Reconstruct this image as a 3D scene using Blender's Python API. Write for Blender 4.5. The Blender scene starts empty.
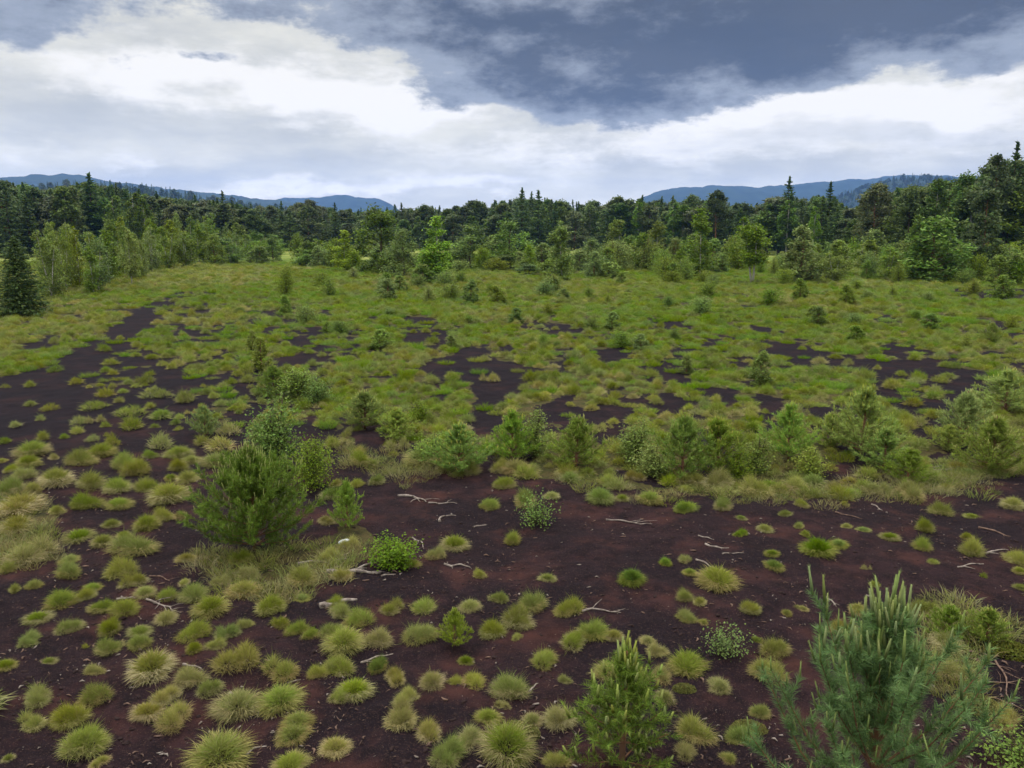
import bpy, math, random
import numpy as np
from mathutils import Vector
R = math.radians
random.seed(7); rng = np.random.default_rng(7)
scene = bpy.context.scene
COL = scene.collection

# ------------------------------------------------------------------ camera, world, sun, exposure
CAM_H, FX, HORIZON = 4.6, 804.0, 232.0
PITCH = math.atan((384 - HORIZON) / FX)
cam_d = bpy.data.cameras.new("camera"); cam = bpy.data.objects.new("camera", cam_d); COL.objects.link(cam)
cam_d.sensor_width = 36; cam_d.lens = 36 * FX / 1024; cam_d.clip_start = 0.1; cam_d.clip_end = 30000
cam.location = (0, 0, CAM_H); cam.rotation_euler = (math.pi / 2 - PITCH, 0, 0)
scene.camera = cam
SUN_EL, SUN_AZ = R(58), R(-35)          # behind thin cloud, ahead and to the left
EXPOSURE = 0.0
scene.view_settings.view_transform = 'Standard'; scene.view_settings.look = 'None'
scene.view_settings.exposure = EXPOSURE; scene.view_settings.gamma = 1
scene.view_settings.use_curve_mapping = False
scene.render.engine = 'CYCLES'
cy = scene.cycles
cy.use_denoising = True
try: cy.denoiser = 'OPENIMAGEDENOISE'
except Exception: pass
cy.max_bounces = 4; cy.diffuse_bounces = 2; cy.glossy_bounces = 1; cy.transmission_bounces = 2
cy.volume_bounces = 0; cy.transparent_max_bounces = 4
cy.caustics_reflective = cy.caustics_refractive = False

CP, SP = math.cos(PITCH), math.sin(PITCH)
def ray(px, py):
    a, b = (px - 512) / FX, (384 - py) / FX
    return np.array([a, CP + b * SP, -SP + b * CP])
def at(px, py):
    d = ray(px, py); t = CAM_H / -d[2]
    return d[0] * t, d[1] * t
def at_depth(px, D):
    # ground point at distance D that stands in the photo's column px near its horizon
    d = ray(px, HORIZON + CAM_H / D * FX); return d[0] / d[1] * D, D
def project(x, y, z=0.0):
    x = np.asarray(x, float); y = np.asarray(y, float); zz = np.asarray(z, float) - CAM_H
    f = y * CP - zz * SP; u = y * SP + zz * CP
    f = np.where(f < 0.05, 0.05, f)
    return 512 + FX * x / f, 384 - FX * u / f
def px_size(D_slant, px): return px / FX * D_slant

class NT:
    """small wrapper to write shader node trees shortly"""
    def __init__(s, tree): s.t = tree; s.n = tree.nodes; s.l = tree.links
    def node(s, typ, **kw):
        n = s.n.new(typ)
        for k, v in kw.items():
            if k.startswith('i_'):
                key = k[2:]
                n.inputs[int(key) if key.isdigit() else key].default_value = v
            else: setattr(n, k, v)
        return n
    def put(s, sock, v):
        if hasattr(v, 'is_output'): s.l.new(v, sock)
        else: sock.default_value = v
    def math(s, op, a, b=0.0, c=None, clamp=False):
        n = s.n.new('ShaderNodeMath'); n.operation = op; n.use_clamp = clamp
        s.put(n.inputs[0], a); s.put(n.inputs[1], b)
        if c is not None: s.put(n.inputs[2], c)
        return n.outputs[0]
    def smooth(s, v, lo, hi):
        n = s.n.new('ShaderNodeMapRange'); n.interpolation_type = 'SMOOTHSTEP'
        s.put(n.inputs[0], v); n.inputs[1].default_value = lo; n.inputs[2].default_value = hi
        return n.outputs[0]
    def noise(s, vec, scale, detail=4, rough=0.55, dim='3D', dist=0.0):
        n = s.n.new('ShaderNodeTexNoise'); n.noise_dimensions = dim
        if vec is not None: s.l.new(vec, n.inputs['Vector'])
        n.inputs['Scale'].default_value = scale; n.inputs['Detail'].default_value = detail
        n.inputs['Roughness'].default_value = rough; n.inputs['Distortion'].default_value = dist
        return n.outputs[0]
    def mix(s, f, a, b, mode='MIX'):
        n = s.n.new('ShaderNodeMix'); n.data_type = 'RGBA'; n.blend_type = mode
        s.put(n.inputs[0], f); s.put(n.inputs[6], a); s.put(n.inputs[7], b)
        return n.outputs[2]
    def xyz(s, x, y, z=0.0):
        n = s.n.new('ShaderNodeCombineXYZ')
        for i, v in enumerate((x, y, z)): s.put(n.inputs[i], v)
        return n.outputs[0]

def lin(r, g, b):
    f = lambda c: c / 255 / 12.92 if c <= 10 else ((c / 255 + 0.055) / 1.055) ** 2.4
    return (f(r), f(g), f(b), 1)

world = bpy.data.worlds.new("World"); scene.world = world; world.use_nodes = True
def build_world():
    t = NT(world.node_tree); t.n.clear()
    out = t.node('ShaderNodeOutputWorld')
    sky = t.node('ShaderNodeTexSky', sky_type='NISHITA', sun_disc=False)
    sky.sun_elevation = SUN_EL; sky.sun_rotation = SUN_AZ; sky.air_density = 1.0; sky.dust_density = 1.0
    bs = t.node('ShaderNodeBackground'); t.l.new(sky.outputs[0], bs.inputs[0]); bs.inputs[1].default_value = 0.1
    tc = t.node('ShaderNodeTexCoord'); sep = t.node('ShaderNodeSeparateXYZ'); t.l.new(tc.outputs['Generated'], sep.inputs[0])
    az = t.math('ARCTAN2', sep.outputs[0], sep.outputs[1]); el = t.math('ARCSINE', sep.outputs[2])
    # all cloud layout lives in compass direction and elevation (radians)
    P0 = t.xyz(az, t.math('MULTIPLY', el, 2.0))
    nw = t.node('ShaderNodeTexNoise'); t.l.new(P0, nw.inputs['Vector']); nw.inputs['Scale'].default_value = 9; nw.inputs['Detail'].default_value = 5
    nw.inputs['Roughness'].default_value = 0.55
    sw = t.node('ShaderNodeSeparateColor'); t.l.new(nw.outputs['Color'], sw.inputs[0])
    wu = t.math('MULTIPLY_ADD', t.math('SUBTRACT', sw.outputs[0], 0.5), 0.16, az)
    wv = t.math('MULTIPLY_ADD', t.math('SUBTRACT', sw.outputs[1], 0.5), 0.075, el)
    def blob(px, py, rx, ry, k=1.0):
        d = ray(px, py); u0 = math.atan2(d[0], d[1]); v0 = math.asin(d[2] / np.linalg.norm(d))
        a = t.math('MULTIPLY', t.math('SUBTRACT', wu, u0), FX / rx); b = t.math('MULTIPLY', t.math('SUBTRACT', wv, v0), FX / ry)
        e = t.math('EXPONENT', t.math('MULTIPLY', t.math('MULTIPLY_ADD', a, a, t.math('MULTIPLY', b, b)), -1.0))
        return t.math('MULTIPLY', e, k)
    def total(lst):
        acc = None
        for bl in lst:
            v = blob(*bl); acc = v if acc is None else t.math('ADD', acc, v)
        return acc
    fine = t.noise(P0, 20, 8, 0.66); mid = t.noise(t.xyz(az, t.math('MULTIPLY', el, 3.2), 3.0), 6, 6, 0.58)
    band = t.noise(t.xyz(az, t.math('MULTIPLY', el, 6.0), 9.0), 5, 5, 0.6)
    dark = total([(475, 68, 75, 40, .9), (590, 82, 100, 40, 1.15), (690, 55, 120, 45, 1.0), (800, 25, 130, 40, 1.1), (930, 0, 150, 34, 1.9),
                  (560, 10, 150, 36, .75), (420, 15, 100, 28, .4), (1010, 62, 60, 22, .75), (10, 18, 75, 34, .85), (170, 62, 60, 9, .35), (215, 58, 30, 9, .4),
                  (230, 4, 230, 24, .42), (780, 75, 60, 24, .5), (500, -60, 500, 60, .9)])
    white = total([(240, 75, 150, 22, .75), (340, 92, 70, 24, .7), (110, 78, 70, 26, .5), (430, 112, 90, 16, .85), (640, 140, 160, 14, .5), (830, 104, 120, 18, .75),
                   (950, 98, 110, 20, .65), (700, 112, 90, 12, .6), (300, 188, 120, 7, .7), (560, 160, 160, 14, .45), (118, 160, 32, 8, .8), (12, 160, 30, 22, .45), (900, 140, 200, 22, .45), (480, 185, 90, 8, .6)])
    blue = total([(270, 172, 150, 9, .8), (60, 120, 90, 20, .25), (150, 128, 170, 22, .5), (780, 140, 180, 14, .55), (960, 128, 120, 10, .5), (660, 165, 120, 8, .4), (230, 110, 120, 10, .35), (420, 160, 90, 8, .4)])
    nb = t.math('SUBTRACT', mid, 0.5); nf = t.math('SUBTRACT', fine, 0.5); np_ = t.math('SUBTRACT', t.noise(t.xyz(az, t.math('MULTIPLY', el, 2.2), 5.0), 11, 6, 0.55), 0.5); nn = t.math('SUBTRACT', band, 0.5)
    # outside the photographed part of the sky: broken cloud, mostly light
    outside = t.math('MAXIMUM', t.smooth(el, 0.30, 0.55), t.smooth(t.math('ABSOLUTE', az), 0.62, 0.9))
    dark2 = t.math('ADD', t.math('MULTIPLY_ADD', np_, 1.0, dark), t.math('MULTIPLY', nf, 0.95))
    dm = t.smooth(dark2, 0.50, 0.84)
    wm = t.smooth(t.math('ADD', t.math('MULTIPLY_ADD', t.math('ADD', nn, np_), 1.1, white), t.math('MULTIPLY', nf, 1.1)), 0.12, 0.88)
    bm = t.smooth(t.math('MULTIPLY_ADD', nn, -1.0, blue), 0.1, 0.8)
    base = t.mix(t.smooth(mid, 0.3, 0.7), lin(204, 203, 194), lin(240, 236, 220))
    c = t.mix(wm, base, (1.04, 1.0, .92, 1))
    c = t.mix(t.math('MULTIPLY', bm, 0.38), c, lin(184, 188, 190))
    deep = t.mix(t.smooth(t.math('ADD', dark2, t.math('ADD', t.math('MULTIPLY', np_, 2.0), t.math('MULTIPLY', nf, 1.0))), 0.6, 2.1), lin(156, 163, 174), lin(52, 59, 74))
    c = t.mix(t.math('MULTIPLY', dm, 0.93), c, deep)
    oc = t.mix(t.smooth(mid, 0.35, 0.65), lin(226, 226, 226), lin(255, 252, 244))
    c = t.mix(outside, c, oc)
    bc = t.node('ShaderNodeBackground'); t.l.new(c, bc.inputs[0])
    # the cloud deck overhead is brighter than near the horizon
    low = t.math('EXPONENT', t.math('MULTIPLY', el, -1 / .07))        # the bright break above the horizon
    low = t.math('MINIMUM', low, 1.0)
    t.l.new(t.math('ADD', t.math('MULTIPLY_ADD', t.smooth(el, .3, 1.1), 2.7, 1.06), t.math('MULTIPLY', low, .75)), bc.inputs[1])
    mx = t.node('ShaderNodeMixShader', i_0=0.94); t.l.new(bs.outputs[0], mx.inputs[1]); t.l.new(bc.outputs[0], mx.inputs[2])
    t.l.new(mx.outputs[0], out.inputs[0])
build_world()
sun_d = bpy.data.lights.new("sun", 'SUN'); sun_d.energy = 1.5; sun_d.angle = R(11); sun_d.color = (1, .96, .9)
sun = bpy.data.objects.new("sun", sun_d); COL.objects.link(sun)
sd = Vector((math.sin(SUN_AZ) * math.cos(SUN_EL), math.cos(SUN_AZ) * math.cos(SUN_EL), math.sin(SUN_EL)))
sun.rotation_euler = (-sd).to_track_quat('-Z', 'Y').to_euler()

# ------------------------------------------------------------------ numpy noise
def _hash(ix, iy, s):
    h = (ix.astype(np.int64) * 374761393 + iy.astype(np.int64) * 668265263 + s * 974711) & 0x7fffffff
    h = (h ^ (h >> 13)) * 1274126177 & 0x7fffffff
    return ((h ^ (h >> 16)) & 0xffff) / 65535.0
def vnoise(x, y, s=0):
    x = np.asarray(x, float); y = np.asarray(y, float)
    ix, iy = np.floor(x), np.floor(y); fx, fy = x - ix, y - iy
    fx = fx * fx * (3 - 2 * fx); fy = fy * fy * (3 - 2 * fy)
    a = _hash(ix, iy, s); b = _hash(ix + 1, iy, s); c = _hash(ix, iy + 1, s); d = _hash(ix + 1, iy + 1, s)
    return a + (b - a) * fx + (c - a) * fy + (a - b - c + d) * fx * fy
def fbm(x, y, s=0, o=4):
    v, a, n = 0, 1, 0
    for i in range(o):
        v = v + a * vnoise(x * 2 ** i + 17.3 * i, y * 2 ** i - 9.1 * i, s + i); n += a; a *= .5
    return v / n - .5

# ------------------------------------------------------------------ where the bog is bare and where it is grown over
def inside(poly, x, y):
    x = np.asarray(x); y = np.asarray(y); r = np.zeros(x.shape, bool); n = len(poly); j = n - 1
    for i in range(n):
        xi, yi = poly[i]; xj, yj = poly[j]
        c = ((yi > y) != (yj > y)) & (x < (xj - xi) * (y - yi) / ((yj - yi) or 1e-9) + xi)
        r ^= c; j = i
    return r
OPEN_BOG = [(-300, 378), (190, 388), (215, 420), (250, 440), (335, 430), (352, 468), (430, 476), (560, 488), (700, 492), (820, 498), (930, 492), (980, 478), (1400, 480), (1700, 1300), (-700, 1300)]
TRACK = [(182, 290), (152, 301), (128, 315), (98, 340), (54, 365), (-60, 392), (-60, 440), (22, 430), (55, 415), (78, 386), (108, 360), (132, 338), (160, 315), (184, 298)]
POOLS = [
 [(400, 310), (418, 318), (453, 327), (450, 346), (420, 346), (404, 341), (396, 326)], [(338, 334), (357, 334), (363, 358), (352, 361)],
 [(453, 351), (475, 347), (500, 361), (532, 370), (531, 391), (505, 396), (500, 410), (482, 405), (463, 376)], [(428, 367), (456, 367), (461, 381), (433, 386)],
 [(480, 404), (502, 400), (506, 416), (482, 441), (468, 431)], [(538, 408), (577, 399), (577, 425), (613, 439), (600, 446), (560, 431)],
 [(604, 402), (626, 397), (632, 441), (605, 443), (597, 420)], [(555, 350), (570, 350), (566, 374), (554, 372)], [(588, 349), (634, 351), (630, 363), (592, 362)],
 [(641, 363), (692, 369), (688, 386), (649, 381)], [(650, 399), (669, 397), (666, 413), (651, 413)],
 [(755, 342), (800, 344), (850, 358), (900, 360), (937, 361), (987, 374), (987, 396), (962, 401), (948, 426), (913, 442), (904, 416), (878, 401), (868, 377), (820, 364), (760, 351)],
 [(700, 389), (736, 391), (737, 406), (704, 411)], [(753, 399), (781, 404), (777, 441), (754, 436)], [(799, 414), (841, 409), (839, 441), (811, 439)],
 [(944, 288), (1060, 289), (1060, 298), (958, 296)], [(984, 321), (1011, 319), (1006, 331), (989, 331)], [(284, 338), (306, 336), (301, 356), (287, 353)],
 [(307, 399), (321, 396), (327, 421), (311, 426)], [(530, 321), (582, 327), (577, 335), (534, 331)], [(700, 340), (725, 342), (722, 350), (702, 349)],
 [(650, 318), (690, 322), (684, 329), (652, 326)], [(880, 345), (915, 348), (905, 355), (884, 353)]]
LEFT_MIX = [(190, 286), (330, 300), (330, 430), (250, 442), (212, 425), (190, 390), (60, 386), (90, 360), (140, 330)]
GRASSY = [[(-60, 485), (20, 482), (52, 520), (54, 560), (20, 570), (-60, 580)], [(188, 545), (260, 555), (330, 540), (350, 520), (372, 548), (340, 580), (290, 610), (235, 600), (200, 575)],
          [(930, 600), (1000, 615), (1010, 640), (985, 660), (960, 700), (930, 690), (925, 640)]]
def lushness(x, y, px): return fbm(x * .10, y * .07, 55, 3) + .14 * np.clip((px - 230) / 150, -.8, 1.0)
def cover(x, y):
    """1 where plants close over the peat, 0 where the peat lies bare"""
    x = np.asarray(x, float); y = np.asarray(y, float)
    k = np.clip(y * 0.05, .3, 3.0)
    xw = x + (fbm(x * 1.1, y * 1.1, 5, 4)) * k * 1.0; yw = y + (fbm(x * 1.1, y * 1.1, 25, 4)) * k * 1.5
    px, py = project(xw, yw)
    c = np.ones(x.shape)
    mix = inside(LEFT_MIX, px, py)
    c = np.where(mix & (fbm(x * .8, y * .8, 41, 3) > .0), .1, c)
    gap = fbm(x * .95, y * .6, 77, 4); lu = lushness(x, y, px); thr = np.where(lu > .14, .135, .075)
    c = np.where((gap > thr) & (y < 60), .15, c)
    c = np.where(inside(OPEN_BOG, px, py) & (y < 60), 0, c)
    tx, ty = project(x + .45 * (xw - x), y + .45 * (yw - y)); c = np.where((inside(TRACK, tx, ty) | inside(TRACK, tx, ty - 3)) & (y < 90), -.3, c)
    for p in POOLS: c = np.where((inside(p, px, py) | inside(p, px, py - 4)) & (y < 90), 0, c)
    for p in GRASSY: c = np.where(inside(p, px, py), .55, c)
    return c
def height(x, y):
    x = np.asarray(x, float); y = np.asarray(y, float); d = np.hypot(x, y)
    near = np.clip(1 - d / 60, 0, 1)
    z = (fbm(x * .35, y * .35, 3, 4) * .30 + fbm(x * 1.9, y * 1.9, 8, 3) * .11 + fbm(x * 6, y * 6, 31, 3) * .055 * np.clip(1.5 - d / 20, 0, 1)) * near + fbm(x * .05, y * .05, 12, 3) * .5 * np.clip((d - 15) / 60, 0, 1) * np.clip(d / 30, 0, 1)
    px, py = project(x, y)
    edge = np.clip((470 - py) / 30, 0, 1) * np.clip((px - 300) / 60, 0, 1) * np.clip((40 - y) / 20, 0, 1)
    return z + .10 * edge

# ------------------------------------------------------------------ materials
def new_mat(name):
    m = bpy.data.materials.new(name); m.use_nodes = True; t = NT(m.node_tree); t.n.clear()
    return m, t, t.node('ShaderNodeOutputMaterial')
def leaf_material():
    m, t, out = new_mat("leaves")
    a = t.node('ShaderNodeAttribute', attribute_name='col'); oi = t.node('ShaderNodeObjectInfo')
    hs = t.node('ShaderNodeHueSaturation'); t.l.new(a.outputs['Color'], hs.inputs['Color'])
    t.l.new(t.math('MULTIPLY_ADD', oi.outputs['Random'], .034, .474), hs.inputs['Hue'])
    t.l.new(t.math('MULTIPLY_ADD', t.math('FRACT', t.math('MULTIPLY', oi.outputs['Random'], 3.7)), -.28, 1.16), hs.inputs['Saturation'])
    r2 = t.math('FRACT', t.math('MULTIPLY', oi.outputs['Random'], 7.31))
    t.l.new(t.math('MULTIPLY_ADD', r2, .5, 1.04), hs.inputs['Value'])
    p = t.node('ShaderNodeBsdfPrincipled'); t.l.new(hs.outputs[0], p.inputs['Base Color']); p.inputs['Roughness'].default_value = .55
    p.inputs['Specular IOR Level'].default_value = .1
    tr = t.node('ShaderNodeBsdfTranslucent'); t.l.new(hs.outputs[0], tr.inputs[0])
    mx = t.node('ShaderNodeMixShader', i_0=.3); t.l.new(p.outputs[0], mx.inputs[1]); t.l.new(tr.outputs[0], mx.inputs[2])
    t.l.new(mx.outputs[0], out.inputs[0]); return m
def bark_material(name, a, b, scale, stretch, dark=None, rough=.85):
    m, t, out = new_mat(name)
    tc = t.node('ShaderNodeTexCoord'); mp = t.node('ShaderNodeMapping'); t.l.new(tc.outputs['Object'], mp.inputs[0]); mp.inputs['Scale'].default_value = stretch
    oi = t.node('ShaderNodeObjectInfo')
    va = t.node('ShaderNodeVectorMath'); va.operation = 'ADD'; t.l.new(mp.outputs[0], va.inputs[0]); t.l.new(t.math('MULTIPLY', oi.outputs['Random'], 40), va.inputs[1])
    n = t.noise(va.outputs[0], scale, 5, .65)
    c = t.mix(t.smooth(n, .3, .7), a, b)
    if dark is not None: c = t.mix(t.smooth(t.noise(va.outputs[0], scale * .6, 3, .6), .6, .68), c, dark)
    p = t.node('ShaderNodeBsdfPrincipled'); t.l.new(c, p.inputs['Base Color']); p.inputs['Roughness'].default_value = rough; p.inputs['Specular IOR Level'].default_value = .2
    bp = t.node('ShaderNodeBump', i_Strength=.6, i_Distance=.02); t.l.new(n, bp.inputs['Height']); t.l.new(bp.outputs[0], p.inputs['Normal'])
    t.l.new(p.outputs[0], out.inputs[0]); return m
def ground_material():
    m, t, out = new_mat("bog ground")
    geo = t.node('ShaderNodeNewGeometry'); P = geo.outputs['Position']
    cv = t.node('ShaderNodeAttribute', attribute_name='cover').outputs['Fac']
    n1 = t.noise(P, .45, 5, .6); n2 = t.noise(P, 3.2, 6, .65); n3 = t.noise(P, 26, 5, .7); n4 = t.noise(P, 90, 3, .6)
    peat = t.mix(t.smooth(n1, .38, .62), lin(26, 20, 25), lin(42, 28, 31))
    peat = t.mix(t.smooth(n2, .35, .72), peat, lin(21, 16, 20))
    peat = t.mix(t.math('MULTIPLY', t.smooth(n3, .52, .75), .65), peat, lin(70, 51, 47))
    peat = t.mix(t.math('MULTIPLY', t.smooth(n4, .60, .70), .6), peat, lin(104, 84, 72))
    dist_ = t.node('ShaderNodeVectorMath'); dist_.operation = 'LENGTH'; t.l.new(P, dist_.inputs[0])
    red = t.smooth(t.noise(P, .9, 5, .65), .48, .74)
    peat = t.mix(t.math('MULTIPLY', red, .6), peat, lin(74, 46, 40))
    sod = t.mix(t.smooth(n2, .35, .65), lin(54, 58, 28), lin(74, 66, 42))
    sod = t.mix(t.math('MULTIPLY', t.smooth(n3, .5, .65), .7), sod, lin(38, 30, 26))
    wet = t.smooth(dist_.outputs['Value'], 13, 24)     # the hollows of the open sward hold wet, blacker peat
    peat = t.mix(t.math('MULTIPLY', wet, .7), peat, lin(20, 17, 23))
    far = t.mix(t.smooth(t.noise(P, .035, 4, .6), .4, .6), lin(90, 108, 40), lin(122, 126, 66))
    dist = t.node('ShaderNodeVectorMath'); dist.operation = 'LENGTH'; t.l.new(P, dist.inputs[0])
    sod = t.mix(t.smooth(dist.outputs['Value'], 60, 130), sod, far)
    f = t.smooth(t.math('MULTIPLY_ADD', t.math('SUBTRACT', n2, .5), .9, cv), .3, .62)
    c = t.mix(f, peat, sod)
    p = t.node('ShaderNodeBsdfPrincipled'); t.l.new(c, p.inputs['Base Color'])
    t.l.new(t.math('MULTIPLY_ADD', n2, .2, .78), p.inputs['Roughness']); p.inputs['Specular IOR Level'].default_value = .05
    hgt = t.math('ADD', t.math('MULTIPLY', n3, .6), t.math('MULTIPLY_ADD', n4, .25, n2))
    bp = t.node('ShaderNodeBump', i_Strength=.9, i_Distance=.05); t.l.new(hgt, bp.inputs['Height']); t.l.new(bp.outputs[0], p.inputs['Normal'])
    t.l.new(p.outputs[0], out.inputs[0]); return m
def hill_material():
    m, t, out = new_mat("wooded hill"); geo = t.node('ShaderNodeNewGeometry')
    n = t.noise(geo.outputs['Position'], .012, 6, .7)
    c = t.mix(t.smooth(n, .35, .65), (.012, .026, .022, 1), (.022, .042, .028, 1))
    p = t.node('ShaderNodeBsdfPrincipled'); t.l.new(c, p.inputs['Base Color']); p.inputs['Roughness'].default_value = .9; p.inputs['Specular IOR Level'].default_value = .1
    t.l.new(p.outputs[0], out.inputs[0]); return m
M_LEAF = leaf_material()
M_BARK = bark_material("brown bark", lin(86, 70, 56), lin(58, 46, 38), 9, (1, 1, .3))
M_PINEBARK = bark_material("orange bark", lin(128, 92, 66), lin(88, 66, 52), 6, (1, 1, .4))
M_BIRCH = bark_material("birch bark", lin(180, 176, 164), lin(140, 136, 126), 5, (1, 1, 4), lin(60, 56, 52))
M_DEAD = bark_material("weathered wood", lin(144, 134, 124), lin(92, 82, 75), 18, (1, 1, 1), lin(58, 48, 43))
M_DEADDARK = bark_material("dark dead wood", lin(116, 94, 80), lin(72, 56, 50), 14, (1, 1, 1), lin(44, 34, 32))
M_STONE = bark_material("white stone", lin(198, 204, 208), lin(164, 170, 176), 18, (1, 1, 1), lin(150, 150, 148))
M_GROUND = ground_material(); M_HILL = hill_material()

# ------------------------------------------------------------------ mesh building
class G:
    """collects vertices, faces and a colour per vertex; becomes one mesh"""
    def __init__(s): s.v = []; s.c = []; s.f3 = []; s.f4 = []; s.n = 0
    def add(s, v, col, f3=None, f4=None):
        v = np.asarray(v, np.float32); k = len(v)
        col = np.broadcast_to(np.asarray(col, np.float32), (k, 3))
        s.v.append(v); s.c.append(col)
        if f3 is not None and len(f3): s.f3.append(np.asarray(f3, np.int64) + s.n)
        if f4 is not None and len(f4): s.f4.append(np.asarray(f4, np.int64) + s.n)
        s.n += k
    def tube(s, pts, rad, col=(.1, .1, .1), n=6, cap=True):
        pts = np.asarray(pts, float); k = len(pts); rad = np.broadcast_to(np.asarray(rad, float), (k,))
        tan = np.gradient(pts, axis=0); tan /= np.linalg.norm(tan, axis=1, keepdims=True) + 1e-9
        ref = np.array([0, 0, 1.]) if abs(tan[0][2]) < .8 else np.array([1., 0, 0])
        a = np.cross(tan, ref); a /= np.linalg.norm(a, axis=1, keepdims=True) + 1e-9; b = np.cross(tan, a)
        th = np.arange(n) / n * 2 * np.pi
        v = pts[:, None] + rad[:, None, None] * (np.cos(th)[None, :, None] * a[:, None] + np.sin(th)[None, :, None] * b[:, None])
        v = v.reshape(-1, 3); f = []
        for i in range(k - 1):
            for j in range(n):
                f.append((i * n + j, i * n + (j + 1) % n, (i + 1) * n + (j + 1) % n, (i + 1) * n + j))
        f3 = []
        if cap:
            v = np.vstack([v, pts[:1], pts[-1:]]); q = k * n
            for j in range(n):
                f3 += [(q, (j + 1) % n, j), (q + 1, (k - 1) * n + j, (k - 1) * n + (j + 1) % n)]
        s.add(v, col, f3, f)
    def leaves(s, c, size, col, up=.5, long=1.6, axis=None):
        """rhombic leaf faces at points c"""
        c = np.asarray(c, float); k = len(c)
        if k == 0: return
        nrm = rng.normal(size=(k, 3)); nrm[:, 2] += up * np.sign(nrm[:, 2]) * 1.5; nrm /= np.linalg.norm(nrm, axis=1, keepdims=True)
        ax = rng.normal(size=(k, 3)) if axis is None else np.asarray(axis, float) + rng.normal(size=(k, 3)) * .25
        ax -= nrm * (ax * nrm).sum(1, keepdims=True); ax /= np.linalg.norm(ax, axis=1, keepdims=True) + 1e-9
        bx = np.cross(nrm, ax); sz = (np.broadcast_to(size, (k,)) * rng.uniform(.65, 1.35, k))[:, None]
        v = np.stack([c - ax * sz * long / 2, c + bx * sz / 2, c + ax * sz * long / 2, c - bx * sz / 2], 1).reshape(-1, 3)
        col = np.repeat(np.broadcast_to(np.asarray(col, float), (k, 3)), 4, 0)
        s.add(v, col, None, np.arange(4 * k).reshape(k, 4))
    def needles(s, base, d, length, w, col):
        """narrow triangles"""
        base = np.asarray(base, float); d = np.asarray(d, float); k = len(base)
        r = rng.normal(size=(k, 3)); sd = np.cross(d, r); sd /= np.linalg.norm(sd, axis=1, keepdims=True) + 1e-9
        L = np.broadcast_to(length, (k,))[:, None]; W = np.broadcast_to(w, (k,))[:, None]
        v = np.stack([base - sd * W / 2, base + sd * W / 2, base + d * L], 1).reshape(-1, 3)
        s.add(v, np.repeat(np.broadcast_to(np.asarray(col, float), (k, 3)), 3, 0), np.arange(3 * k).reshape(k, 3))
    def blades(s, base, d, length, w, col0, col1, bend=.5):
        """grass blades of two segments that bend over"""
        base = np.asarray(base, float); k = len(base); d = np.asarray(d, float)
        L = np.broadcast_to(length, (k,))[:, None]; W = np.broadcast_to(w, (k,))[:, None]
        hz = d.copy(); hz[:, 2] = 0; hz /= np.linalg.norm(hz, axis=1, keepdims=True) + 1e-6
        d2 = d * (1 - bend) + hz * bend; d2[:, 2] -= bend * .45; d2 /= np.linalg.norm(d2, axis=1, keepdims=True)
        sd = np.cross(d, rng.normal(size=(k, 3))); sd /= np.linalg.norm(sd, axis=1, keepdims=True) + 1e-9
        m = base + d * L * .55; e = m + d2 * L * .5
        v = np.stack([base - sd * W / 2, base + sd * W / 2, m + sd * W * .4, m - sd * W * .4, e], 1).reshape(-1, 3)
        c0 = np.broadcast_to(np.asarray(col0, float), (k, 3)); c1 = np.broadcast_to(np.asarray(col1, float), (k, 3))
        col = np.stack([c0, c0, c0 * .35 + c1 * .65, c0 * .35 + c1 * .65, c1], 1).reshape(-1, 3)
        i = np.arange(k) * 5
        s.add(v, col, np.stack([i + 3, i + 2, i + 4], 1), np.stack([i, i + 1, i + 2, i + 3], 1))
    def mesh(s, name, mat, smooth=False):
        me = bpy.data.meshes.new(name)
        v = np.vstack(s.v); c = np.vstack(s.c)
        f3 = np.vstack(s.f3) if s.f3 else np.zeros((0, 3), int); f4 = np.vstack(s.f4) if s.f4 else np.zeros((0, 4), int)
        lv = np.concatenate([f3.ravel(), f4.ravel()]); n3, n4 = len(f3), len(f4)
        me.vertices.add(len(v)); me.vertices.foreach_set('co', v.astype(np.float32).ravel())
        me.loops.add(len(lv)); me.loops.foreach_set('vertex_index', lv.astype(np.int32))
        me.polygons.add(n3 + n4)
        me.polygons.foreach_set('loop_start', np.concatenate([np.arange(n3) * 3, n3 * 3 + np.arange(n4) * 4]).astype(np.int32))
        if smooth: me.polygons.foreach_set('use_smooth', np.ones(n3 + n4, bool))
        me.update(calc_edges=True)
        ca = me.color_attributes.new('col', 'FLOAT_COLOR', 'POINT')
        ca.data.foreach_set('color', np.hstack([c, np.ones((len(c), 1))]).astype(np.float32).ravel())
        me.materials.append(mat); return me
def jit(col, k, a=.2, b=.08):
    """k colours around col: value spread a, hue spread b"""
    col = np.asarray(col, float)[None]
    return np.clip(col * (1 + rng.uniform(-a, a, (k, 1))) * (1 + rng.uniform(-b, b, (k, 3))), 0, 1)
def unit(v): v = np.asarray(v, float); return v / (np.linalg.norm(v, axis=-1, keepdims=True) + 1e-9)

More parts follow.
